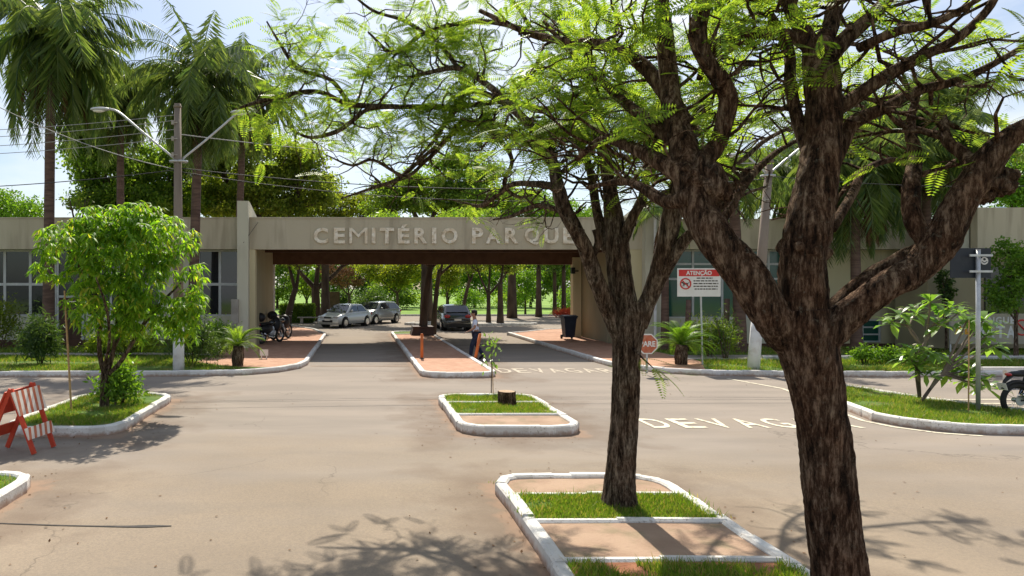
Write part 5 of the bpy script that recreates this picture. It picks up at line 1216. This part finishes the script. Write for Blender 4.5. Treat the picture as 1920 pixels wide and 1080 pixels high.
# wheelie bin
x,y=G(1067,636,.11); x=XX(1066,y); t=thing('wheelie_bin','dark wheelie bin standing against the right inner pier of the gate','bin',(x,y,.11)); m=MB()
V=[]
for (h,w,d_) in ((.10,.21,.24),(.98,.28,.33),(.98,.31,.36),(1.04,.31,.36)): V+=[(x-w,y-d_,.11+h),(x+w,y-d_,.11+h),(x+w,y+d_,.11+h),(x-w,y+d_,.11+h)]
put('bin_body',m.add(V,F),M['bin'],t); m=MB(); m.extr([(y-.38,1.155),(y-.36,1.20),(y,1.25),(y+.4,1.2),(y+.4,1.155)],x-.33,x+.33,axis='x'); put('lid',m,M['bin'],t)
for q in (-.24,.24): m=MB(); m.lathe([(.1,-.03),(.1,.03)],(x+q,y+.3,.21),14,axis='x'); put('wheel',m,M['rubber'],t)
# little white sign on the left pavement
x,y=G(495,673,.11); m=MB(); m.box(x-.14,x+.14,y-.01,y+.01,.22,.42); m.box(x-.10,x-.07,y+.011,y+.03,.1,.4); m.box(x+.07,x+.10,y+.011,y+.03,.1,.4); tag(put('ground_sign',m,M['signwhite'],origin=(x,y,.11)),'small white plate standing low at the edge of the left pavement','sign')
# barricade
bt=thing('barricade','red and white striped wooden A frame barricade on the road by the left island','barricade',(-5.15,10.65,0)); A=np.array([-4.87,10.45,0]);B=np.array([-4.78,10.92,0]);C=np.array([-5.50,10.90,0]);D=np.array([-5.60,10.40,0]); TA=np.array([-5.20,10.42,.95]);TB=np.array([-5.10,10.90,.98])
for a,b_ in ((A,TA),(B,TB),(D,TA+(-.02,0,0)),(C,TB+(-.02,0,0))):
    m=MB(); e=b_+(b_-a)*.03; m.beam(tuple(a),tuple(e),.045,.065); put('leg',m,M['barr_red'],bt)
def board(a0,a1,b0,b1,q0,q1,stripes,off):
    # board between leg a (a0->a1) and leg b
    m=MB(); n_=5; va=(a1-a0);vb=(b1-b0); ex=unit((b0-a0)[None])[0]
    nm='board'
    p=[a0+va*q0-ex*.07,b0+vb*q0+ex*.07,b0+vb*q1+ex*.07,a0+va*q1-ex*.07]; nrm=np.cross(p[1]-p[0],p[3]-p[0]); nrm/=np.linalg.norm(nrm)
    if nrm[0]*off<0: nrm=-nrm
    p=[q+nrm*.036 for q in p]; V=[tuple(q) for q in p]+[tuple(q+nrm*.02) for q in p]; m.add(V,[(0,3,2,1),(4,5,6,7),(0,1,5,4),(1,2,6,5),(2,3,7,6),(3,0,4,7)])
    o=put(nm,m,M['barr_white' if stripes else 'barr_red'],bt)
    if stripes:
        m=MB(); 
        for k in range(n_):
            u0=(k+.05)/n_; u1=(k+.50)/n_; sl=.10
            c=[p[0]*(1-u0)+p[1]*u0,p[0]*(1-u1)+p[1]*u1,p[3]*(1-min(u1+sl,1))+p[2]*min(u1+sl,1),p[3]*(1-min(u0+sl,1))+p[2]*min(u0+sl,1)]
            V=[tuple(q+nrm*.0205) for q in c]+[tuple(q+nrm*.0225) for q in c]; m.add(V,[(0,3,2,1),(4,5,6,7),(0,1,5,4),(1,2,6,5),(2,3,7,6),(3,0,4,7)])
        put('stripe',m,M['signfaded'],o)
board(A,TA,B,TB,.60,.97,True,1); board(A,TA,B,TB,.22,.40,True,1)
board(D,TA,C,TB,.60,.97,False,-1); board(D,TA,C,TB,.22,.40,False,-1)
# ================================================================== VEHICLES
def car(label,cat,x,y,rz,paint,Ln=4.2,W_=1.72,H=1.48,kind='sedan'):
    t=thing('parked_car',label,cat,(x,y,-.01),rz,'cars parked beyond the gate'); h=W_/2
    # local: +x is the front
    f=Ln/2; zb=.22
    if kind=='sedan': top=[(f,.55),(f-.10,.70),(f-.95,.92),(-f+.55,.98),(-f+.05,.93),(-f,.60)]; cab=dict(c=f-1.0,rf=f-1.75,rr=-f+1.15,b=-f+.42)
    else: top=[(f,.60),(f-.08,.80),(f-.85,1.02),(-f+.35,1.06),(-f+.04,1.0),(-f,.60)]; cab=dict(c=f-.95,rf=f-1.6,rr=-f+.75,b=-f+.12)
    belt=np.interp
    xs=np.linspace(-f,f,33); tx=[p[0] for p in top][::-1]; tz=[p[1] for p in top][::-1]
    V=[];F=[]; K=11
    wr=.33; wx=(f-.80,-f+.78)
    for xx in xs:
        zt=float(np.interp(xx,tx,tz)); tap=1-.16*(abs(xx)/f)**5; hh=h*tap; bz=zb
        for w in wx:
            if abs(xx-w)<wr+.05: bz=max(bz,(.31+math.sqrt(max((wr+.06)**2-(xx-w)**2,0))))
        bz=min(bz,zt-.1); mz=min(.62,zt-.06)
        prof=[(0,bz+.0),(hh*.90,bz),(hh*.985,bz+.02),(hh,max(mz-.12,bz+.03)),(hh*.995,max(mz,bz+.04)),(hh*.97,max(zt-.05,bz+.05)),(hh*.90,zt-.005),(hh*.5,zt+.012),(0,zt+.02)]
        ring=[(xx,-p[0],p[1]) for p in prof[::-1]][:-1]+[(xx,p[0],p[1]) for p in prof][0:]
        V+=ring
    m_=len(ring)
    for i in range(len(xs)-1):
        for k in range(m_-1): F.append((i*m_+k,i*m_+k+1,(i+1)*m_+k+1,(i+1)*m_+k))
    F.append(tuple(range(m_))[::-1]); F.append(tuple(range((len(xs)-1)*m_,len(xs)*m_)))
    bd=mesh_obj('body',V,F,M[paint],t,smooth=True,local=True)
    # cabin
    zc=float(np.interp(cab['c'],tx,tz)); zr=float(np.interp(cab['b'],tx,tz)); rw=h*.74; bw=h*.93
    st=[(cab['c'],bw,zc,0),(cab['rf'],rw,H-.06,1),((cab['rf']+cab['rr'])/2,rw*1.02,H,1),(cab['rr'],rw*.97,H-.05,1),(cab['b'],bw*.95,zr,0)]
    V=[];F=[]
    def sect(xx):
        a=[s_[0] for s_ in st][::-1]
        zt=float(np.interp(xx,a,[s_[2] for s_ in st][::-1])); fr=(zt-.9)/(H-.9); zlow=float(np.interp(xx,tx,tz))-.03
        frac=max(0,min(1,(zt-zlow)/(H-zlow))); w_=bw+(rw-bw)*frac
        return [(xx,-bw,zlow),(xx,-(w_+.012),max(zt-.05,zlow)),(xx,-w_*.93,zt),(xx,0,zt+.02*frac),(xx,w_*.93,zt),(xx,w_+.012,max(zt-.05,zlow)),(xx,bw,zlow)]
    cx_=sorted(set(list(np.linspace(cab['b'],cab['c'],21))+[cab['rf'],cab['rr']]))
    for xx in cx_: V+=sect(xx)
    for i in range(len(cx_)-1):
        for k in range(6): F.append((i*7+k,i*7+k+1,(i+1)*7+k+1,(i+1)*7+k))
    mesh_obj('cabin',V,F,M[paint],t,smooth=True,local=True)
    def quad(nm,pts,mt,off):
        n_=Vector(off); V=[tuple(Vector(p)+n_) for p in pts]+[tuple(Vector(p)+n_*2.0) for p in pts]; k=len(pts)
        return mesh_obj(nm,V,[tuple(range(k))[::-1],tuple(range(k,2*k))]+[(i,(i+1)%k,(i+1)%k+k,i+k) for i in range(k)],M[mt],t,local=True)
    def lerp(a,b,q): return tuple(a[i]+(b[i]-a[i])*q for i in range(3))
    c0=(cab['c'],bw,zc);c1=(cab['rf'],rw*.95,H-.05); b0=(cab['b'],bw*.93,zr);b1=(cab['rr'],rw*.93,H-.05)
    mir=lambda p:(p[0],-p[1],p[2])
    a=lerp(c0,c1,.08);b_=lerp(c0,c1,.92); sh=lambda p,q:(p[0],p[1]*q,p[2])
    quad('windscreen',[sh(a,.92),sh(b_,.92),mir(sh(b_,.92)),mir(sh(a,.92))],'carglass',(.016,0,.022))
    a=lerp(b0,b1,.12);b_=lerp(b0,b1,.9)
    quad('rear_window',[mir(sh(a,.9)),mir(sh(b_,.9)),sh(b_,.9),sh(a,.9)],'carglass',(-.016,0,.022))
    zl=max(zc,zr)+.03; 
    for sg in (-1,1):
        x0=cab['c']-.33; x3=cab['b']+.25 if kind!='sedan' else cab['b']+.38; xm=(cab['rf']+cab['rr'])/2+.05; zt=H-.12
        def yy(z): return (bw+(rw-bw)*max(0,(z-zc)/(H-zc))+.012)*sg
        for (p0,p1,q0,q1) in ((x0,xm+.04,cab['rf']-.06,xm+.03),(xm-.04,x3,xm-.05,cab['rr']+.06)):
            pts=[(p0,yy(zl),zl),(q0,yy(zt),zt),(q1,yy(zt),zt),(p1,yy(zl),zl)]
            if sg<0: pts=pts[::-1]
            quad('side_window',pts,'carglass',(0,.010*sg,.004))
        m=MB(); m.ell((cab['c']-.42,sg*(bw+.11),zl+.06),(.07,.11,.065),10,6); put('mirror',m,M[paint],t,local=True,smooth=True)
        m=MB(); m.ell((f-.10,sg*h*.66,.70 if kind=='sedan' else .78),(.10,.22,.07),12,6); put('headlight',m,M['headl'],t,local=True,smooth=True)
        m=MB(); m.ell((-f+.06,sg*h*.70,.80 if kind=='sedan' else .86),(.07,.20,.10),12,6); put('tail_light',m,M['tail'],t,local=True,smooth=True)
        for w in wx:
            m=MB(); m.lathe([(.12,-.11),(.29,-.11),(.315,-.08),(.315,.08),(.29,.11),(.12,.11)],(w,sg*(h-.10),.315),24,axis='y'); wh=put('wheel',m,M['rubber'],t,local=True,smooth=False)
            m=MB(); yb_=sg*(h+.004); m.lathe([(.205,-.012),(.205,.012),(.17,.013),(.05,.016)],(w,yb_,.315),20,axis='y'); rim=put('rim',m,M['chrome'],wh,local=True)
            m=MB(); m.lathe([(wr+.055,-.22),(wr+.055,-.02)],(w,sg*(h-.10) if sg>0 else sg*(h-.10)+.24,.33),20,axis='y'); put('wheel_arch',m,M['black'],t,local=True)
    m=MB(); m.box(f-.05,f+.012,-h*.45,h*.45,.36,.50); m.box(f-.04,f+.014,-h*.30,h*.30,.62,.70); put('grille',m,M['black'],t,local=True)
    m=MB(); m.box(f+.013,f+.022,-.2,.2,.46,.58); put('number_plate',m,M['signwhite'],t,local=True)
    m=MB(); m.box(-f-.02,-f+.02,-.2,.2,.60,.72); put('number_plate',m,M['signwhite'],t,local=True)
    m=MB(); m.box(-f-.012,-f+.1,-h*.8,h*.8,.25,.42); put('bumper',m,M['black'],t,local=True)
    return t
# front faces the camera turned a little to the image left
car('silver white sedan facing the camera in the plaza beyond the gate','car',XX(648,45),45.2,R(-90-32),'carwhite')
car('silver grey hatchback parked half behind the silver white sedan','car',XX(706,49),49.4,R(-90-36),'carsilver',4.2,1.78,1.56,'hatch')
car('dark grey hatchback seen from behind on the right inner lane','car',XX(855,40.5),42.2,R(92),'cardark',4.0,1.74,1.52,'hatch')
def motorbike(label,x,y,rz,z=-.01,group='motorcycles'):
    t=thing('motorcycle',label,'motorcycle',(x,y,z),rz,group); wb=.68
    for sx,nm in ((wb,'front'),(-wb,'rear')):
        m=MB(); m.tube([(sx+.285*math.cos(a*PI/16),0,.33+.285*math.sin(a*PI/16)) for a in range(33)],.048,10,False); w=put('wheel',m,M['rubber'],t,local=True,smooth=True)
        m=MB(); m.tube([(sx+.235*math.cos(a*PI/16),0,.33+.235*math.sin(a*PI/16)) for a in range(33)],.014,6,False)
        for a in range(12): m.tube([(sx+.03*math.cos(a*PI/6+.2),.02*(-1)**a,.33+.03*math.sin(a*PI/6+.2)),(sx+.235*math.cos(a*PI/6),0,.33+.235*math.sin(a*PI/6))],.004,4)
        m.lathe([(.045,-.07),(.045,.07)],(sx,0,.33),12,axis='y'); put('rim',m,M['chrome'],w,local=True)
        m=MB(); m.lathe([(.10,-.008),(.10,.008)],(sx,-.07,.33),18,axis='y'); put('brake_disc',m,M['galv'],w,local=True)
    m=MB(); 
    for s_ in (-.075,.075): m.tube([(wb,s_,.33),(wb-.22,s_,.92)],.022,8); m.tube([(-wb,s_,.33),(-.18,s_,.36)],.02,8); m.tube([(-.5,s_*1.3,.42),(-.38,s_*1.3,.78)],.03,8)
    m.tube([(wb-.24,0,.98),(.1,0,.88),(-.3,0,.80),(-.78,0,.86)],.025,8); m.tube([(wb-.24,0,.9),(.25,0,.42),(-.1,0,.30),(-.2,0,.5),(-.25,0,.8)],.022,8); put('frame',m,M['black'],t,local=True)
    m=MB(); m.ell((.05,0,.45),(.24,.16,.18),14,8); m.tube([(.12,0,.5),(.2,0,.72)],.075,10); m.box(-.02,.1,-.16,.16,.34,.42); put('engine',m,M['galv'],t,local=True)
    m=MB(); m.ell((.14,0,.88),(.27,.14,.13),16,10); put('fuel_tank',m,M['cardark'],t,local=True,smooth=True)
    m=MB(); m.ell((-.34,0,.865),(.40,.13,.055),16,8); put('seat',m,M['rubber'],t,local=True,smooth=True)
    m=MB(); m.ell((-.60,0,.84),(.28,.09,.06),12,8); m.tube([(-.78,0,.84),(-.93,0,.70),(-.98,0,.60)],[.05,.03,.02],8); put('tail_fairing',m,M['black'],t,local=True,smooth=True)
    m=MB(); m.ell((-.86,0,.83),(.04,.07,.035),10,6); put('tail_light',m,M['tail'],t,local=True)
    m=MB(); m.obox((-.985,0,.60),(.008,.18,.14),(0,R(-20),0)); put('number_plate',m,M['signwhite'],t,local=True)
    m=MB(); m.tube([(.2,-.1,.4),(.0,-.13,.24),(-.35,-.14,.30),(-.72,-.15,.46)],[.02,.025,.04,.045],10); put('exhaust',m,M['chrome'],t,local=True,smooth=True)
    m=MB(); m.tube([(wb-.30,-.36,1.06),(wb-.24,-.18,1.08),(wb-.22,0,1.0),(wb-.24,.18,1.08),(wb-.30,.36,1.06)],.015,8); put('handlebar',m,M['black'],t,local=True)
    for s_ in (-.3,.3): m=MB(); m.tube([(wb-.28,s_,1.07),(wb-.26,s_*1.1,1.22)],.006,5); m.ell((wb-.27,s_*1.15,1.25),(.02,.06,.04),8,6); put('mirror',m,M['black'],t,local=True)
    m=MB(); m.ell((wb-.10,0,.92),(.09,.09,.09),12,8); put('headlight',m,M['headl'],t,local=True,smooth=True)
    m=MB(); pts=[(wb+.35*math.cos(a),0,.33+.35*math.sin(a)) for a in np.linspace(.3,2.2,9)]; m.tube(pts,.035,8); put('mudguard',m,M['black'],t,local=True,smooth=True)
    m=MB(); pts=[(-wb+.36*math.cos(a),0,.33+.36*math.sin(a)) for a in np.linspace(1.2,2.5,7)]; m.tube(pts,.035,8); put('mudguard',m,M['black'],t,local=True,smooth=True)
    m=MB(); m.tube([(0,.1,.28),(.02,.28,0)],.012,6); put('side_stand',m,M['black'],t,local=True)
    return t
ym=G(1900,780)[1]; motorbike('black motorcycle cut by the right edge of the view beside the sign post',XX(1902,ym)+.68,ym,R(4))
m1=[o for o in bpy.data.objects if o.name=='motorcycle'][0]
for (x,y,rz,z,lab) in ((XX(508,30.2),30.2,R(62),.11,'nearer dark motorcycle parked in the shade against the left gate wall'),(XX(526,32.2),32.4,R(66),.11,'farther dark motorcycle parked in the shade against the left gate wall')):
    c=copy_tree(m1); c.location=(x,y,z); c.rotation_euler=(0,0,rz); c['label']=lab
    m=MB(); m.ell((-.78,0,1.14),(.22,.24,.20),14,10); put('top_box',m,M['black'],c,local=True,smooth=True)
    m=MB(); m.ell((.36,0,.80),(.24,.24,.34),14,10); m.ell((-.35,0,.62),(.42,.19,.22),14,10); put('fairing',m,M['black'],c,local=True,smooth=True)
# low white-topped wall far right behind the motorcycle
m=MB(); m.box(15.8,22,17.5,17.62,.42,.50); m.box(16.4,16.5,17.5,17.62,0,.42); m.box(18.8,18.9,17.5,17.62,0,.42); tag(put('barrier_rail',m,M['kerb'],origin=(14,17.5,0)),'low white rail behind the motorcycle at the right edge','rail')
for (px_,py,Y,nm) in ((1240,0,25.5,0),):
    pass
# cut palm posts by the reception windows
for i,(pxx,top,lab) in enumerate(((1290,562,'left'),(1362,560,'right'))):
    Y=26.3; x=XX(pxx,Y); m=MB(); m.tube([(x,Y,.05),(x,Y,1.2),(x+.03,Y,ZZ(top,Y))],[.11,.10,.09],10,True,.1,5,i); tag(put('cut_trunk',m,M['bark_palm'],smooth=True,origin=(x,Y,.1)),lab+' one of two sawn bare posts in front of the green windows','post')
# ================================================================== THE WALKING MAN
def skinned(name,verts,edges,rad,mt,parent,sub=2):
    me=bpy.data.meshes.new(name); me.from_pydata(verts,edges,[]); o=bpy.data.objects.new(name,me); COL.objects.link(o)
    md=o.modifiers.new('s','SKIN'); md.use_smooth_shade=True; md.branch_smoothing=.6
    for i,r_ in enumerate(rad): me.skin_vertices[0].data[i].radius=(r_,r_) if not isinstance(r_,tuple) else r_
    me.skin_vertices[0].data[0].use_root=True
    sb=o.modifiers.new('b','SUBSURF'); sb.levels=sub; sb.render_levels=sub
    dg=bpy.context.evaluated_depsgraph_get(); nm=bpy.data.meshes.new_from_object(o.evaluated_get(dg)); bpy.data.objects.remove(o); bpy.data.meshes.remove(me)
    nm.name=name; nm.materials.clear(); nm.materials.append(mt); nm.polygons.foreach_set('use_smooth',np.ones(len(nm.polygons),bool)); q=bpy.data.objects.new(name,nm); COL.objects.link(q); q.parent=parent; return q
xp,yp=XX(893,24.4),24.4
pr=thing('person','person in a pale blue shirt and dark trousers walking left beside the gate island','person',(xp,yp,-.01),PI)
# local +x is the walking direction
J=dict(pel=(0,0,.94),sp=(.02,0,1.10),ch=(.04,0,1.28),nk=(.06,0,1.44),nk2=(.075,0,1.50),hd=(.09,0,1.58),hd2=(.095,0,1.66),
 hl=(0,.09,.90),kl=(.17,.10,.50),al=(.22,.10,.09),tl=(.36,.10,.035),hr=(0,-.09,.90),kr=(-.02,-.10,.50),ar=(-.26,-.10,.14),tr=(-.15,-.10,.04),
 sl=(.04,.17,1.38),el=(.10,.24,1.12),wl=(.30,.20,1.00),sr=(.04,-.17,1.38),er=(-.10,-.25,1.13),wr=(.02,-.27,.90))
names=list(J); ed=[('pel','sp'),('sp','ch'),('ch','nk'),('nk','nk2'),('nk2','hd'),('hd','hd2'),('pel','hl'),('hl','kl'),('kl','al'),('al','tl'),('pel','hr'),('hr','kr'),('kr','ar'),('ar','tr'),('ch','sl'),('sl','el'),('el','wl'),('ch','sr'),('sr','er'),('er','wr')]
rad=dict(pel=(.13,.12),sp=(.125,.115),ch=(.14,.12),nk=.07,nk2=.055,hd=(.085,.10),hd2=(.08,.095),hl=.095,kl=.06,al=.042,tl=.032,hr=.095,kr=.06,ar=.042,tr=.032,sl=.06,el=.042,wl=.028,sr=.06,er=.042,wr=.028)
V=[J[n] for n in names]; E=[(names.index(a),names.index(b)) for a,b in ed]; Rr=[rad[n] for n in names]
# hands: palm + five fingers each, continuous with the arm
def hand(w,d,sgn):
    d=Vector(d).normalized(); side=Vector((0,0,1)).cross(d).normalized(); b0=names.index(w); W0=Vector(J[w]); k=len(V); V.append(tuple(W0+d*.07)); Rr.append((.026,.018)); E.append((b0,k))
    for i,l in enumerate((.07,.08,.075,.06)):
        o=side*(i-1.5)*.018; a=W0+d*.09+o; b=a+d*l*.5+Vector((0,0,-.008)); c=b+d*l*.4+Vector((0,0,-.02)); n0=len(V); V.extend([tuple(a),tuple(b),tuple(c)]); Rr.extend([.009,.0085,.007]); E.extend([(k,n0),(n0,n0+1),(n0+1,n0+2)])
    a=W0+d*.03+side*.028*sgn; b=a+d*.035+side*.02*sgn; n0=len(V); V.extend([tuple(a),tuple(b)]); Rr.extend([.011,.009]); E.extend([(b0,n0),(n0,n0+1)])
hand('wl',(.9,-.1,-.3),-1); hand('wr',(.15,0,-1),1)
body=skinned('body',V,E,Rr,M['skin'],pr,2)
m=MB(); m.ell((.185,0,1.60),(.02,.014,.025),8,6)
put('nose',m,M['skin'],pr,local=True,smooth=True)
for s_ in (-.035,.035):
    m=MB(); m.ell((.168,s_,1.632),(.012,.013,.008),8,6); put('eye',m,M['ink'],pr,local=True)
    m=MB(); m.ell((.085,s_*2.75,1.61),(.02,.012,.03),8,6); put('ear',m,M['skin'],pr,local=True,smooth=True)
m=MB(); m.ell((.172,0,1.565),(.010,.024,.006),8,6); put('mouth',m,M['signfaded'],pr,local=True)
m=MB(); m.ell((.072,0,1.672),(.108,.10,.085),18,12,jit=.12); m.ell((.04,0,1.62),(.078,.092,.085),14,8,jit=.1); put('hair',m,M['hair'],pr,local=True,smooth=True)
f2=lambda a,b,q:tuple(Vector(a).lerp(Vector(b),q))
vs=[(0,0,.90),J['sp'],J['ch'],(.055,0,1.40),J['sl'],f2(J['sl'],J['el'],.75),J['sr'],f2(J['sr'],J['er'],.75)]
skinned('shirt',vs,[(0,1),(1,2),(2,3),(2,4),(4,5),(2,6),(6,7)],[(.16,.145),(.155,.14),(.165,.14),.085,.082,.068,.082,.068],M['shirt'],pr,2)
vs=[(0,0,.97),J['hl'],J['kl'],f2(J['kl'],J['al'],.92),J['hr'],J['kr'],f2(J['kr'],J['ar'],.92)]
skinned('trousers',vs,[(0,1),(1,2),(2,3),(0,4),(4,5),(5,6)],[(.145,.135),.112,.082,.066,.112,.082,.066],M['jeans'],pr,2)
for a,b_,lo in (('al','tl',0),('ar','tr',0)):
    A_=Vector(J[a]);B_=Vector(J[b_]); m=MB(); m.tube([tuple(A_+(B_-A_)*q+Vector((0,0,dz))) for q,dz in ((-.35,-.02),(.1,-.005),(.6,-.01),(1.15,-.01),(1.3,-.01))],[.035,.055,.05,.042,.02],10); put('shoe',m,M['black'],pr,local=True,smooth=True)
